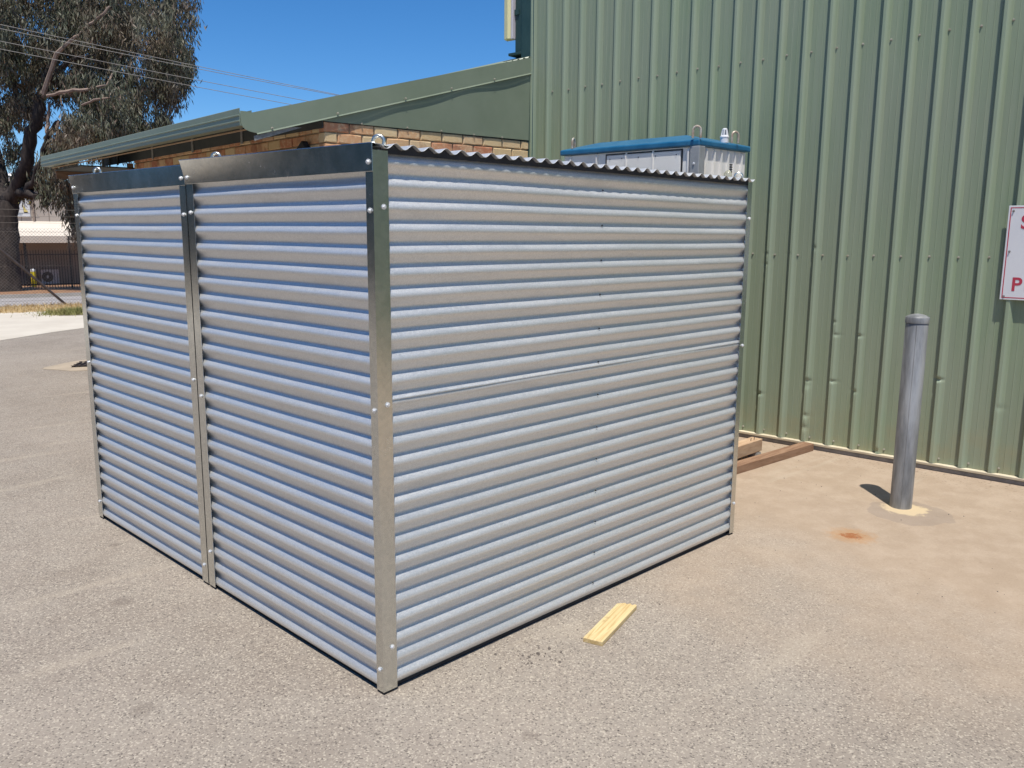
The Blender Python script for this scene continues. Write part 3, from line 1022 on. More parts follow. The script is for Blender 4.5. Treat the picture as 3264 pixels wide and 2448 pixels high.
b.add([(x, y, zb0) for x, y in o8] + [(x, y, ZL) for x, y in o8] + [(x, y, ZP) for x, y in i8], [(3, 2, 1, 0), (0, 1, 5, 4), (1, 2, 6, 5), (2, 3, 7, 6), (3, 0, 4, 7), (4, 5, 9, 8), (5, 6, 10, 9), (6, 7, 11, 10), (7, 4, 8, 11), (8, 9, 10, 11)])
bevel(b.build('lid', MT['blue'], cab), .010, 3)
bi = .026
bx0, bx1, by0, by1 = cx0 + bi, cx1 - bi, cy0 + bi, cy1 - bi
ZC0 = .16
b = MB().box((bx0, by0, ZC0), (bx1, by1, zb0 - .001)); bevel(b.build('body', MT['cab'], cab), .006)
for px in (1465, 1185, 975, 745, 540):                 # fins on the long side
    y = float(on_plane(*d_(px, 340), (cx0 + .012, 0, 0), (1, 0, 0))[1])
    MB().poly_prism([(bx0 - .001, y, ZC0), (cx0 + .010, y, ZC0 + .03), (cx0 + .010, y, zb0 - .03), (bx0 - .001, y, zb0 - .003)], (0, .012, 0)).build('rib', MT['cab'], cab)
for px in (1612, 1674, 1728, 1782, 1836, 1888):        # fins on the short side
    x = float(on_plane(*d_(px, 340), (0, cy0 + .012, 0), (0, 1, 0))[0])
    MB().poly_prism([(x, by0 + .001, ZC0), (x, by0 + .001, zb0 - .003), (x, cy0 + .010, zb0 - .03), (x, cy0 + .010, ZC0 + .03)], (-.012, 0, 0)).build('rib', MT['cab'], cab)
ya_ = float(on_plane(*d_(1420, 310), (bx0, 0, 0), (1, 0, 0))[1]); yb2 = float(on_plane(*d_(815, 345), (bx0, 0, 0), (1, 0, 0))[1])
b = MB()
for lo, hi in (((ya_, ZC0 + .1), (ya_ + .012, zb0 - .012)), ((yb2 - .012, ZC0 + .1), (yb2, zb0 - .012)), ((ya_ + .012, zb0 - .022), (yb2 - .012, zb0 - .012)), ((ya_ + .012, ZC0 + .1), (yb2 - .012, ZC0 + .112))):
    b.box((bx0 - .004, lo[0], lo[1]), (bx0 - .0005, hi[0], hi[1]))
b.build('door_gasket', MT['dark'], cab)
b = MB().box((bx0 - .010, ya_ + .015, ZC0 + .116), (bx0 - .0005, yb2 - .015, zb0 - .026)); dr = bevel(b.build('door', MT['cab'], cab), .003)
for f_ in (.05, .32, .55, .78, .95):
    put(SCREW_DARK, 'screw', cab, (bx0 - .0105, ya_ + .015 + (yb2 - ya_ - .03) * f_, zb0 - .05), (-1, 0, 0))
b = MB().box((bx0 - .030, by0 - .030, ZC0), (bx0 + .045, by0 + .045, zb0 - .002)); bevel(b.build('corner_post', MT['cabgrey'], cab), .004)
put(SCREW, 'screw', cab, (bx0 - .0305, by0 + .01, zb0 - .12), (-1, 0, 0))
vx = float(on_plane(*d_(1795, 440), (0, by0 - .004, 0), (0, 1, 0))[0])
vz = float(on_plane(*d_(1795, 425), (0, by0 - .004, 0), (0, 1, 0))[2])
for i in range(9):
    MB().box((vx - .016, by0 - .006, vz - i * .017 - .009), (vx + .016, by0 - .0005, vz - i * .017)).build('vent_slot', MT['dark'], cab)
gx_, gz_ = (float(on_plane(*d_(1775, 500), (0, by0 - .05, 0), (0, 1, 0))[i]) for i in (0, 2))
b = MB().lathe([(.030, 0), (.030, .015), (.026, .035), (.016, .050), (.004, .055)], 20, (gx_, by0 - .045, gz_ - .03)); b.build('lamp_dome', MT['glass'], cab, True)
b = MB().box((gx_ - .03, by0 - .075, gz_ - .05), (gx_ + .03, by0 - .0006, gz_ - .0305)); b.build('lamp_base', MT['cabgrey'], cab)


def loop(p, yaw, w, h):
    c, s = math.cos(yaw), math.sin(yaw)
    path = [(-w, 0)] + [(-w, h * .5)] + [(w * math.cos(a) * -1 if False else -w * math.cos(a), h * .5 + w * 1.1 * math.sin(a)) for a in np.linspace(0, math.pi, 9)] + [(w, h * .5), (w, 0)]
    return MB().tube([(p[0] + c * a, p[1] + s * a, p[2] + z) for a, z in path], .0085, 8)


for (px, py), yaw in (((1525, 218), R(-60)), ((560, 305), R(20)), ((1825, 258), R(-30))):
    q = on_z(*d_(px, py), ZL + .012); q[2] = ZL + .010
    loop(q, yaw, .026, .10).build('lifting_loop', MT['rod'], cab, True)
q = on_z(*d_(1742, 246), ZL + .02)
vc = thing('vent_cap', 'small white plastic vent cap standing on the blue cabinet lid', 'vent cap', (q[0], q[1], ZL + .008))
b = MB().lathe([(.030, 0), (.030, .036), (.033, .038), (.031, .048), (.024, .053), (.010, .055)], 20, (q[0], q[1], ZL + .008)); b.build('collar', MT['white'], vc, True)
for i in range(6):
    a = i * math.pi / 3 + .3
    p0 = (q[0] + .023 * math.cos(a), q[1] + .023 * math.sin(a), ZL + .058); p1 = (q[0] + .015 * math.cos(a), q[1] + .015 * math.sin(a), ZL + .100)
    MB().tube([p0, p1], .0052, 6).build('prong', MT['white'], vc)
b = MB().lathe([(.019, 0), (.018, .008), (.010, .013)], 16, (q[0], q[1], ZL + .097)); b.build('crown', MT['white'], vc, True)

# skid timbers under and beside it
sk = thing('timber_skid', 'pale square bearer with nails in its top propped on a wood chip by the wall', 'timber', (3.6, cy0, 0))
e0 = on_z(2404, 1449); ysk = .775
b = MB().box((2.95, ysk, .040), (float(e0[0]) + .02, ysk + .095, .135)); bevel(b.build('bearer', MT['oldpine'], sk), .004)
MB().box((3.3, ysk + .50, .0), (float(e0[0]) - .05, ysk + .60, .139)).build('bearer', MT['oldpine'], sk)
MB().box((3.3, ysk + 1.2, .0), (float(e0[0]) - .05, ysk + 1.3, .139)).build('bearer', MT['oldpine'], sk)
MB().box((bx0, by0, .1392), (bx1, by1, .1598)).build('deck', MT['oldpine'], sk)
for a in (.06, .11):
    MB().tube([(float(e0[0]) - a, ysk + .03, .134), (float(e0[0]) - a + .004, ysk + .03, .157)], .0028, 6).build('nail', MT['iron'], sk)
ck = MB().poly_prism([(float(e0[0]) - .075, ysk - .012, 0), (float(e0[0]) + .004, ysk - .005, 0), (float(e0[0]) + .010, ysk + .004, .030), (float(e0[0]) - .070, ysk - .004, .038)], (.0, .085, 0))
tag(ck.build('wood_chip', MT['fibro']), 'grey offcut chip wedged under the pale bearer', 'wood chip')
b1, b2 = on_z(2593, 1437), on_z(2357, 1510)
dirb = (b2 - b1) / np.linalg.norm(b2 - b1); perp = np.array([-dirb[1], dirb[0], 0]);
if perp[1] < 0: perp = -perp
b = MB().box((0, 0, .0), (1.75, .092, .060), (dirb, perp, ZV), b1)
b.f = [f[::-1] for f in b.f]
o = b.build('timber_beam', MT['hardwood']); bevel(o, .003)
tag(o, 'dark brown hardwood beam lying on the ground with one end at the green wall', 'beam')

# ------------------------------------------------------------------ galvanised bollard
bc = on_z(2882, 1620); bc = bc + np.array([.02, .03, 0])
bol = thing('bollard', 'grey galvanised steel bollard with a domed cap', 'bollard', bc)
b = MB().lathe([(.0655, 0), (.0655, 1.178), (.0640, 1.180)], 40, bc); b.build('pipe', MT['post'], bol, True)
b = MB().lathe([(.0665, 1.181), (.0690, 1.1825), (.0690, 1.2165), (.0675, 1.2185), (.050, 1.229), (.026, 1.2360), (.004, 1.239)], 40, bc); b.build('cap', MT['post'], bol, True)
b = MB().tube([bc + np.array([-.0665 * math.cos(R(20)), -.0655 * math.sin(R(20)) , 0.02]), bc + np.array([-.0665 * math.cos(R(20)), -.0655 * math.sin(R(20)), 1.175])], .0016, 6); b.build('weld_seam', MT['post'], bol)

# ------------------------------------------------------------------ pine offcut on the asphalt
w1, w2, w3, w4 = (on_z(*q) for q in ((1868, 2044), (1919.5, 2061), (2031, 1941), (1974, 1939)))
ax = (w3 - w2) / np.linalg.norm(w3 - w2); ay = np.array([-ax[1], ax[0], 0]); wdt = .088; ln = float(np.linalg.norm(w3 - w2))
top = [(0, 0), (ln - .006, 0), (ln + .004, .010), (ln - .012, .022), (ln + .002, .034), (ln - .014, .046), (ln - .004, .058), (ln - .016, .070), (ln - .03, wdt), (0, wdt)]
b = MB().poly_prism([w2 + ax * a + ay * c for a, c in top], ZV * .020)
o = b.build('wood_offcut', MT['pine']); bevel(o, .0015, 1); tag(o, 'short yellow pine offcut lying on the asphalt', 'offcut')

# ------------------------------------------------------------------ drain
gr = [np.array([1.865, 8.98, 0]), np.array([2.078, 9.307, 0]), np.array([2.62, 9.05, 0]), np.array([2.41, 8.72, 0])]
dr = thing('drain', 'cast iron drain grate in a stained concrete surround', 'drain', sum(gr) / 4)
ring = []
for i in range(30):
    a = 2 * math.pi * i / 30; ring.append((2.28 + (.66 + .05 * math.sin(3 * a) + .03 * math.sin(7 * a)) * math.cos(a), 9.0 + (.50 + .04 * math.cos(4 * a)) * math.sin(a), 0))
MB().poly_prism([(x, y, -.02) for x, y, _ in ring], (0, 0, .026)).build('surround', MT['drainconc'], dr)
gu = (gr[3] - gr[0]); gv = (gr[1] - gr[0])
MB().add([gr[i] + ZV * .009 for i in range(4)], [(3, 2, 1, 0)]).build('pit', MT['black'], dr)
for i in range(10):
    f0 = i / 10
    MB().poly_prism([gr[0] + gu * (f0 + .02) + ZV * .010, gr[0] + gu * (f0 + .055) + ZV * .010, gr[1] + gu * (f0 + .055) + ZV * .010, gr[1] + gu * (f0 + .02) + ZV * .010], ZV * .012).build('bar', MT['iron'], dr)
for fv in (0, .31, .64, .95):
    MB().poly_prism([gr[0] + gv * fv + ZV * .0225, gr[3] + gv * fv + ZV * .0225, gr[3] + gv * (fv + .05) + ZV * .0225, gr[0] + gv * (fv + .05) + ZV * .0225], ZV * .004).build('bar', MT['iron'], dr)

# ------------------------------------------------------------------ boundary fence of chain link
def fu(u, s, z): return np.array([FX[0] * u + FN[0] * s, FX[1] * u + FN[1] * s, z])


SF = 19.35
fence = thing('chain_link_fence', 'rusty chain link fence topped with barbed wire along the road', 'fence', fu(2, SF, 0))
U0, U1, ZF0, ZF1 = -9.0, 6.0, .02, 1.74
wires = MB(); pw = .072
hgt = ZF1 - ZF0
nw = int((U1 - U0) / pw)
for i in range(-int(hgt / pw) - 1, nw):
    for sgn in (1, -1):
        ua = U0 + i * pw; ub = ua + hgt
        za, zb_ = (ZF0, ZF1) if sgn == 1 else (ZF1, ZF0)
        a_, b_ = np.array([ua, za]), np.array([ub, zb_])
        if ub <= U0 or ua >= U1: continue
        if ua < U0: a_ = a_ + (b_ - a_) * (U0 - ua) / hgt
        if ub > U1: b_ = b_ + (a_ - b_) * (ub - U1) / hgt
        wires.tube([fu(a_[0], SF + .002 * sgn, a_[1]), fu(b_[0], SF + .002 * sgn, b_[1])], .0021, 3, caps=False)
tag(wires.build('chain_mesh', MT['wire'], fence), kind='stuff')
for z, r in ((ZF1 - .09, .0035), (.9, .0025), (.12, .0025)):
    MB().tube([fu(U0, SF + .008, z), fu(U1, SF + .008, z)], r, 5).build('tension_wire', MT['wire'], fence)
for z in (1.86, 2.00, 2.15):
    MB().tube([fu(U0, SF, z), fu((U0 + U1) / 2, SF, z - .015), fu(U1, SF, z)], .0032, 5).build('barbed_wire', MT['wire'], fence)
for u in (-9.0, -3.6, 5.9):
    MB().tube([fu(u, SF + .03, 0), fu(u, SF + .03, 2.2)], .024, 10).build('post', MT['pipe'], fence)
bb = on_z(213, 983); ub = float(bb[:2] @ FX)
pt_ = on_plane(0, 795, fu(0, SF - .05, 0), np.array([*FN, 0]))
bb2 = on_plane(213, 983, fu(0, SF - .05, 0), np.array([*FN, 0])); bb2[2] = 0.0
dv = (pt_ - bb2); MB().tube([bb2, bb2 + dv * 1.25], .030, 10).build('brace_pole', MT['pipe'], fence)

# dry grass and weeds
def blades(n, region, h0, h1, w, seed):
    r = np.random.default_rng(seed); V = np.zeros((n * 3, 3)); F = np.arange(n * 3).reshape(n, 3)
    P = region(r, n)
    a = r.uniform(0, 2 * math.pi, n); h = r.uniform(h0, h1, n); le = r.normal(0, .5, (n, 2)) * h[:, None]
    V[0::3, :2] = P + np.stack([np.cos(a), np.sin(a)], 1) * w; V[1::3, :2] = P - np.stack([np.cos(a), np.sin(a)], 1) * w
    V[2::3, :2] = P + le; V[2::3, 2] = h
    V[0::3, 2] = V[1::3, 2] = .008
    return V, F


def add_blades(name, m, V, F):
    me = bpy.data.meshes.new(name); me.from_pydata(V.tolist(), [], F.tolist()); me.materials.append(m)
    o = bpy.data.objects.new(name, me); col.objects.link(o); return o


reg = lambda r, n: (lambda u, s: np.stack([FX[0] * u + FN[0] * s, FX[1] * u + FN[1] * s], 1))(r.uniform(-4, 5, n), r.uniform(17.45, 19.5, n))
tag(add_blades('dry_grass', MT['straw'], *blades(9000, reg, .02, .11, .006, 3)), 'dry straw coloured grass along the foot of the fence', 'grass', kind='stuff')
reg2 = lambda r, n: np.array([4.45, 16.35]) + r.normal(0, 1, (n, 2)) * np.array([.32, .20])
tag(add_blades('green_weeds', MT['weed'], *blades(2200, reg2, .04, .17, .007, 4)), 'green weeds growing beside the driveway corner', 'weeds', kind='stuff')

# ------------------------------------------------------------------ across the road
S_PAL, S_BLD = 36.2, 47.5


def far(px, py, s):
    return on_plane(px, py, fu(0, s, 0), np.array([*FN, 0]))


pal = thing('palisade_fence', 'black steel picket fence in front of the tan warehouse', 'fence', fu(3, S_PAL, zg(*fu(3, S_PAL, 0)[:2])))
zp = zg(*fu(3, S_PAL, 0)[:2])
ptop = float(far(160, 795, S_PAL)[2]); prail = float(far(160, 811, S_PAL)[2]); pbot = max(float(far(160, 909, S_PAL)[2]), zp + .02)
ul, ur = float(far(50, 800, S_PAL)[:2] @ FX), float(far(258, 800, S_PAL)[:2] @ FX)
pk = MB()
hp = ptop - zp - .05
pk.box((-.0125, -.0125, 0), (.0125, .0125, hp - .05)); pk.add([(-.0125, -.0125, hp - .05), (.0125, -.0125, hp - .05), (.0125, .0125, hp - .05), (-.0125, .0125, hp - .05), (0, 0, hp)], [(0, 1, 4), (1, 2, 4), (2, 3, 4), (3, 0, 4)])
pk = pk.mesh('picket'); pk.materials.append(MT['blacksteel'])
spc = (ur - ul) / 23.5
for i in range(-16, 44):
    o = bpy.data.objects.new('picket', pk); col.objects.link(o); o.parent = pal; o.matrix_parent_inverse = Matrix.Translation(-pal.location)
    p = fu(ul + i * spc, S_PAL, zp + .05); o.location = Vector(p.tolist()); o.rotation_euler = (0, 0, math.atan2(FX[1], FX[0]))
ax3 = (np.array([*FX, 0]), np.array([*FN, 0]), ZV)
for z in (prail, pbot + .04):
    MB().box((ul - 17 * spc, S_PAL - .02, z - .022), (ul + 44 * spc, S_PAL - .0135, z + .022), ax3).build('rail', MT['blacksteel'], pal)
for px in (222,):
    u_ = float(far(px, 800, S_PAL)[:2] @ FX)
    MB().box((u_ - .03, S_PAL + .02, zp), (u_ + .03, S_PAL + .08, float(far(215, 752, S_PAL)[2])), ax3).build('post', MT['blacksteel'], pal)
for u_ in (ul - 12 * spc, ul + 42 * spc):
    MB().box((u_ - .03, S_PAL + .02, zp), (u_ + .03, S_PAL + .08, ptop + .1), ax3).build('post', MT['blacksteel'], pal)

zb = zg(*fu(3, S_BLD, 0)[:2])
zpx = lambda py, s=S_BLD: float(far(150, py, s)[2])
upx = lambda px, s=S_BLD, py=700: float(far(px, py, s)[:2] @ FX)
wh = thing('warehouse', 'tan metal clad warehouse with a pale awning across the road', 'building', fu(3, S_BLD, zb))
z_roof, z_fas, z_clad, z_aw, z_aw2 = zpx(584), zpx(598), zpx(706), zpx(752, S_BLD - 2.2), zpx(774, S_BLD - 2.2)
UL, UR = -26.0, 16.0
MB().box((UL, S_BLD + .12, zb), (UR, S_BLD + 14, z_roof - .02), ax3).build('core', MT['render'], wh)
u = UL
cl_w = .62
while u < UR:
    if upx(-260) < u < upx(420):
        MB().box((u, S_BLD + .02, z_clad), (u + cl_w - .028, S_BLD + .10, z_fas), ax3).build('cladding_sheet', MT['clad'], wh)
    u += cl_w
MB().box((UL, S_BLD + .06, z_clad), (UR, S_BLD + .115, z_fas), ax3).build('cladding_back', MT['cladtrim'], wh)
MB().box((UL, S_BLD - .12, z_fas + .001), (UR, S_BLD + 14.2, z_roof), ax3).build('roof_edge', MT['cladtrim'], wh)
MB().box((upx(106) , S_BLD - .05, z_clad + .002), (upx(111), S_BLD + .019, z_fas), ax3).build('downpipe', MT['cladtrim'], wh)
b = MB().poly_prism([fu(UL, S_BLD + .018, z_clad - .001), fu(UL, S_BLD - 2.2, z_aw), fu(UL, S_BLD - 2.2, z_aw2), fu(UL, S_BLD + .018, z_clad - .06)], np.array([*FX, 0]) * (UR - UL)); b.build('awning', MT['awning'], wh)
for px in (-120, 60, 330):
    MB().box((upx(px) - .06, S_BLD - 2.0, zb), (upx(px) + .06, S_BLD - 1.88, z_aw2 + .02), ax3).build('awning_post', MT['blacksteel'], wh)
rv = far(37, 575, S_BLD + 1.5)
b = MB().lathe([(.16, -.05), (.16, .08), (.27, .14), (.33, .26), (.30, .40), (.18, .50), (.03, .54)], 20, (rv[0], rv[1], z_roof)); b.build('roof_ventilator', MT['screw'], wh, True)
sbz0, sbz1 = zpx(692), zpx(618)
sb = thing('signboard', 'white board with a big yellow letter above the awning', 'sign', fu(upx(60), S_BLD, sbz0))
MB().box((upx(-60), S_BLD - .04, sbz0), (upx(98), S_BLD + .018, sbz1), ax3).build('board', MT['white'], sb)
axn = -np.array([*FN, 0]); hx = np.array([*FX, 0])
hh = (zpx(632) - zpx(670)) / .70
place_text('R', hh * 1.42, .13, fu(upx(53), S_BLD - .050, zpx(671.5)), hx, ZV, axn, MT['black'], 'letter_shade', sb, .004)
place_text('R', hh * 1.42, .12, fu(upx(54), S_BLD - .062, zpx(669)), hx, ZV, axn, MT['signyellow'], 'letter', sb, .004)
place_text('457', (zpx(679) - zpx(686)) / .66, .004, fu(upx(56), S_BLD - .046, zpx(687)), hx, ZV, axn, MT['bluegrey'], 'number', sb, .002)

# air conditioner
aw, ah = upx(187.5, S_BLD - .9, 880) - upx(131.5, S_BLD - .9, 880), .72
au, azb = upx(131.5, S_BLD - .9, 880), zg(*fu(3, S_BLD - .9, 0)[:2])
ac = thing('air_conditioner', 'grey outdoor air conditioner unit standing behind the picket fence', 'air conditioner', fu(au + aw / 2, S_BLD - .9, azb))
bevel(MB().box((au, S_BLD - .9, azb + .05), (au + aw, S_BLD - .55, azb + .05 + ah), ax3).build('casing', MT['acgrey'], ac), .015)
fc = fu(au + aw * .36, S_BLD - .905, azb + .05 + ah * .5)
MB().lathe([(.26, 0), (.26, .012), (.25, .02)], 28, fc, axn).build('fan_grille', MT['blacksteel'], ac)
MB().lathe([(.075, .021), (.07, .04), (.03, .046)], 18, fc, axn).build('fan_hub', MT['acgrey'], ac)
for a in (.1, aw - .2): MB().box((au + a, S_BLD - .88, azb), (au + a + .1, S_BLD - .57, azb + .049), ax3).build('foot', MT['blacksteel'], ac)
S_YB = 43.6
yb0 = fu(upx(106.5, S_YB, 880), S_YB, zg(*fu(3, S_YB, 0)[:2]))
ybt = float(far(106, 857, S_YB)[2]); ybm = float(far(106, 866, S_YB)[2])
yb = thing('yellow_bollard', 'bright yellow sleeved bollard with a white top behind the picket fence', 'bollard', yb0)
rb = (upx(114.5, S_YB) - upx(97.5, S_YB)) / 2
MB().lathe([(rb, 0), (rb, ybm - yb0[2])], 24, yb0).build('sleeve', MT['yellow'], yb, True)
MB().lathe([(rb * .93, ybm - yb0[2] + .001), (rb * .93, ybt - yb0[2] - .03), (rb * .7, ybt - yb0[2])], 24, yb0).build('top', MT['white'], yb, True)

# ------------------------------------------------------------------ gum tree
TD = 32.5                                           # depth of the trunk along the view axis
tb = at_depth(8, 906, TD); tb[2] = zg(tb[0], tb[1])
tree = thing('gum_tree', 'big shaggy gum tree with dark forked trunk across the road', 'tree', tb)
tp = lambda x, y, d=0.0: at_depth(x, y, TD + d)
PXM = FPX / TD
LIMBS = [
    # (points (px, py, depth offset)), radii in metres
    ([(6, 925, 0), (6, 860, 0), (10, 780, 0), (14, 700, 0), (22, 640, 0)], [.72, .56, .51, .49, .40]),
    ([(24, 640, 0), (55, 600, -.2), (78, 540, -.5), (96, 450, -.8), (118, 370, -1.0), (138, 300, -1.0), (158, 225, -1.0), (190, 160, -1.0), (240, 118, -1.2)], [.32, .25, .235, .23, .22, .20, .16, .12, .06]),
    ([(14, 655, 0), (-4, 560, .5), (-40, 430, 1.2), (-90, 280, 1.5), (-130, 120, 1.6)], [.36, .32, .28, .22, .14]),
    ([(90, 610, -.3), (118, 560, -.9), (140, 480, -1.4), (160, 420, -1.8), (188, 385, -2.0)], [.17, .15, .13, .10, .05]),
    ([(60, 612, -.2), (96, 618, -.5), (112, 628, -.8)], [.2, .15, .10]),
    ([(122, 350, -1), (80, 330, -.4), (45, 370, 0), (0, 420, .4), (-50, 470, .6)], [.16, .18, .17, .15, .10]),
    ([(72, 345, -.4), (55, 310, 0), (42, 250, .3), (30, 170, .6)], [.11, .10, .08, .04]),
    ([(138, 300, -1), (190, 218, -2), (235, 190, -2.4), (300, 175, -3.0)], [.13, .10, .08, .03]),
    ([(130, 310, -1), (200, 300, -2), (260, 290, -2.6), (340, 272, -3.2)], [.09, .075, .06, .03]),
    ([(158, 225, -1), (180, 140, 0), (215, 60, 1), (230, -40, 1.5)], [.14, .12, .09, .05]),
    ([(230, 120, -1.2), (290, 78, -1.6), (345, 32, -2), (400, -40, -2.2)], [.08, .065, .05, .03]),
    ([(255, 335, -2.2), (290, 318, -2.6), (350, 310, -3.0)], [.045, .04, .02]),
    ([(395, 148, -1), (440, 120, -1.3), (475, 118, -1.5)], [.05, .035, .02]),
    ([(340, 272, -3.2), (400, 150, -2.2), (430, 170, -2.2), (470, 160, -2.2)], [.03, .04, .03, .02]),
    ([(188, 385, -2.), (180, 450, -2), (195, 480, -2)], [.06, .05, .03]),
    ([(150, 425, -1.5), (152, 380, -1.4), (160, 330, -1.5)], [.07, .06, .04]),
    ([(183, 218, -1.5), (194, 250, -1.8), (192, 300, -2), (200, 350, -2)], [.03, .028, .025, .012]),
    ([(194, 240, -1.8), (215, 300, -2.2), (255, 335, -2.3), (270, 365, -2.4)], [.028, .025, .02, .012]),
    ([(393, 134, -1.5), (415, 160, -1.5), (432, 180, -1.5)], [.035, .028, .015]),
    ([(138, 300, -2.5), (180, 172, -3.0), (240, 118, -3.2), (262, 100, -3.2)], [.09, .075, .06, .03]),
    ([(150, 305, -3), (215, 292, -3.4), (275, 286, -3.6), (335, 272, -3.8)], [.05, .06, .05, .03]),
    ([(262, 335, -3.9), (300, 318, -4.2), (352, 310, -4.4)], [.035, .04, .02]),
    ([(280, 80, -3.4), (330, 45, -3.6), (350, 20, -3.6)], [.05, .045, .03]),
    ([(230, -40, 1.5), (300, -110, 1.5), (380, -180, 1)], [.08, .05, .03]),
    ([(-130, 120, 1.6), (-160, -40, 1.5), (-140, -160, 1)], [.13, .09, .04]),
]
tk = MB()
for k_, (pts, rad) in enumerate(LIMBS):
    P = [tp(*q) for q in pts]
    if k_ == 0: P[0] = tb + np.array([0, 0, -.15])
    # resample with a little crookedness
    Q, RR = [], []
    for i in range(len(P) - 1):
        for f in (0, .33, .67):
            jt = rng.normal(0, .35 * min(rad[i], .12), 3) if f else 0
            Q.append(P[i] * (1 - f) + P[i + 1] * f + jt); RR.append((rad[i] * (1 - f) + rad[i + 1] * f) * rng.uniform(.93, 1.07))
    Q.append(P[-1]); RR.append(rad[-1])
    if rad[0] < .1: MB().tube(Q, RR, 6).build('branch', MT['twig'], tree, True)
    else: tk.tube(Q, RR, 10)
tk.build('trunk', MT['bark'], tree, True)

# crown: many drooping sprays of narrow leaves spread through lobes of foliage
LOBES = [  # px, py, rx, ry, depth, rd, sprays
    (455, 60, 165, 95, -1, 3.2, 330), (300, 40, 170, 110, -1, 2.8, 330), (120, 40, 170, 120, -.7, 2.8, 330), (-60, 120, 130, 200, -.3, 2.6, 240),
    (555, 150, 60, 110, -1, 2.0, 170), (530, 235, 66, 66, -1, 1.8, 150), (420, 205, 100, 50, -2, 2.0, 110), (300, 160, 110, 70, -.5, 2.6, 180), (60, 170, 110, 70, .2, 2.6, 200),
    (130, 230, 110, 55, 0, 2.2, 110), (250, 235, 90, 45, -1.5, 2, 80), (345, 290, 95, 55, -2.5, 2.0, 150), (300, 365, 120, 48, -2.5, 2.0, 190), (390, 345, 60, 50, -2.5, 1.6, 80), (470, 300, 45, 28, -2, 1.2, 30),
    (515, 365, 22, 36, -2, .8, 34), (455, 395, 60, 26, -2, 1.2, 55), (360, 425, 95, 30, -2.2, 1.5, 90), (220, 420, 70, 45, -2, 1.5, 100), (60, 300, 60, 40, .2, 1.8, 60), (15, 330, 30, 60, .3, 1.6, 50),
    (85, 545, 52, 42, .3, 1.0, 70), (60, 470, 42, 26, .4, 1.0, 26), (150, 500, 32, 45, -1.4, 1.0, 40), (205, 470, 50, 30, -1.8, 1.2, 46), (170, 572, 52, 24, -1, 1.0, 50), (222, 590, 26, 20, -1, .8, 20), (232, 655, 10, 42, -1, .5, 22), (243, 705, 6, 32, -1, .3, 12), (150, 600, 16, 8, -.9, .4, 5),
    (300, -130, 320, 110, -1.5, 2.6, 300), (-60, -110, 220, 130, -1.5, 2.6, 200), (570, -40, 70, 90, -1, 2.4, 90), (-200, 330, 120, 160, 1, 2.5, 90), (-160, 560, 90, 70, 1, 1.5, 40), (100, 330, 50, 30, .8, 1.4, 26), (30, 420, 24, 30, .6, .8, 8)]
leaves_v, leaves_n = [], 0
GAPS = [(150, 110, 22, 16), (360, 110, 20, 16), (210, 330, 30, 20), (60, 60, 18, 14), (480, 60, 16, 14), (560, 95, 14, 16), (390, 290, 22, 14), (270, 405, 26, 14), (120, 260, 20, 16), (460, 340, 22, 18), (432, 140, 34, 24), (405, 180, 30, 20), (470, 250, 16, 22), (45, 215, 26, 18), (330, 205, 22, 16), (255, 262, 26, 14), (495, 320, 26, 22), (70, 395, 30, 30), (20, 250, 14, 14), (300, 268, 26, 10)]
for (cx, cy, rx, ry, dz, rd, ns) in LOBES:
    k_ = 0
    ns = int(ns * .50)
    while k_ < ns:
        v = rng.normal(0, 1, 3); v /= np.linalg.norm(v); v *= rng.uniform(.25, 1.0) ** .45
        x, y, d = cx + v[0] * rx, cy + v[1] * ry, dz + v[2] * rd
        k_ += 1
        if any(((x - a) / c) ** 2 + ((y - b_) / e) ** 2 < 1 for a, b_, c, e in GAPS) and rng.random() < .88: continue
        p0 = tp(x, y, d)
        nl = int(rng.uniform(44, 74))
        L_ = rng.uniform(.40, .95)
        side = rng.normal(0, 1, 3); side[2] = 0; side /= np.linalg.norm(side)
        f = rng.random(nl)
        c = p0 + np.outer(f * L_, np.array([0, 0, -1.0])) + np.outer((f - .2) * rng.uniform(.1, .5), side) + rng.normal(0, .10, (nl, 3))
        dirs = rng.normal(0, .33, (nl, 3)); dirs[:, 2] = -rng.uniform(.5, 1.15, nl); dirs /= np.linalg.norm(dirs, axis=1)[:, None]
        wv = np.cross(dirs, rng.normal(0, 1, (nl, 3))); wv /= np.linalg.norm(wv, axis=1)[:, None]
        ll = rng.uniform(.15, .30, nl)[:, None]; lw = rng.uniform(.013, .027, nl)[:, None]
        quad = np.stack([c, c + dirs * ll * .45 + wv * lw, c + dirs * ll, c + dirs * ll * .45 - wv * lw], 1)
        leaves_v.append(quad.reshape(-1, 3)); leaves_n += nl
V = np.concatenate(leaves_v)
me = bpy.data.meshes.new('crown')
me.vertices.add(len(V)); me.vertices.foreach_set('co', V.astype(np.float32).ravel())
me.loops.add(len(V)); me.loops.foreach_set('vertex_index', np.arange(len(V), dtype=np.int32))
me.polygons.add(leaves_n); me.polygons.foreach_set('loop_start', np.arange(0, len(V), 4, dtype=np.int32)); me.polygons.foreach_set('loop_total', np.full(leaves_n, 4, dtype=np.int32))
me.update(); me.validate()
crown_me = me
crown_ob = link('crown', me, MT['leaf'], tree)

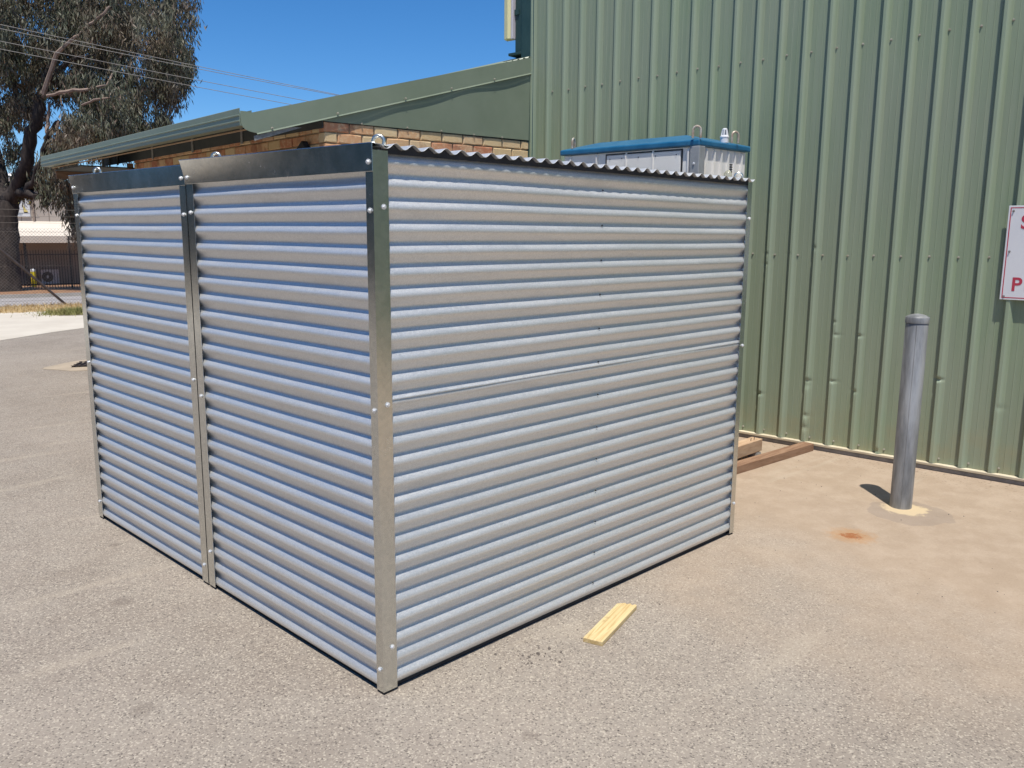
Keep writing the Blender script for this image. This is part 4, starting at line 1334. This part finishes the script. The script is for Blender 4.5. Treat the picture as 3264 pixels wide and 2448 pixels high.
# unseen shed added beside the yard: its shaded wall darkens the reflections in the flashings
ns_ = thing('reflection_shed', 'unseen dark green shed added across the yard to darken the reflections in the flashings', 'shed', (-13, 16, 0))
b = MB()
for i in range(112):
    y = -4 + i * .62
    b.box((-12.6, y, 0), (-12.5 + (.03 if i % 2 else 0), y + .615, 6.4))
b.build('wall', MT['dkgreen'], ns_)
MB().poly_prism([(-12.4, -4.2, 6.4), (-12.4, -4.2, 6.5), (-22, -4.2, 7.9), (-22, -4.2, 7.8)], (0, 70, 0)).build('roof', MT['green'], ns_)


# ------------------------------------------------------------------ overhead wires in front of the tree
SWR = 24.0
for (xa, ya), (xm, ym), (xb, yb_), lab in (((0, 78), (330, 148), (1072, 301), 'uppermost'), ((0, 91), (330, 159), (1057, 301), 'second highest'), ((0, 131), (330, 189), (973, 321), 'third highest'), ((0, 156), (330, 219), (916, 331), 'lowest')):
    A_, M_, B_ = (far(*q, SWR) for q in ((xa, ya), (xm, ym), (xb, yb_)))
    uu = [float(p[:2] @ FX) for p in (A_, M_, B_)]; zz = [p[2] for p in (A_, M_, B_)]
    co = np.polyfit(uu, zz, 2); co[0] = max(min(co[0], .006), .0008)
    co1 = np.polyfit([uu[0], uu[2]], [zz[0] - co[0] * uu[0] ** 2, zz[2] - co[0] * uu[2] ** 2], 1)
    pts = [fu(u_, SWR, co[0] * u_ * u_ + co1[0] * u_ + co1[1]) for u_ in np.linspace(uu[0] - 7, uu[2] + 4, 40)]
    o = MB().tube(pts, .0085, 6).build('power_line', MT['cable'])
    tag(o, lab + ' of four thin overhead cables crossing in front of the gum tree', 'cable', 'overhead cables')

# ------------------------------------------------------------------ loose stones and litter on the seal
st = MB()
for i in range(260):
    x, y = rng.uniform(-1.2, 4.4), rng.uniform(-2.2, 0.9)
    if i < 60: x, y = rng.normal(.62, .10), rng.normal(-.20, .05)
    if 0 < x < 2.5 and y > -.03: continue
    r = rng.uniform(.0018, .0045) if i > 8 else rng.uniform(.006, .009)
    a = rng.uniform(0, 6, 1)[0]
    pts = [(x + r * math.cos(a + k_ * 1.26) * rng.uniform(.7, 1.2), y + r * math.sin(a + k_ * 1.26) * rng.uniform(.7, 1.2), 0) for k_ in range(5)]
    st.add(pts + [(p[0] * .6 + x * .4, p[1] * .6 + y * .4, r * .9) for p in pts], [(k_, (k_ + 1) % 5, 5 + (k_ + 1) % 5, 5 + k_) for k_ in range(5)] + [(5, 6, 7, 8, 9)])
tag(st.build('loose_grit', simple((.12, .10, .085), (.2, .17, .14), 40, .9)), 'loose grit scattered over the asphalt', 'grit', kind='stuff')
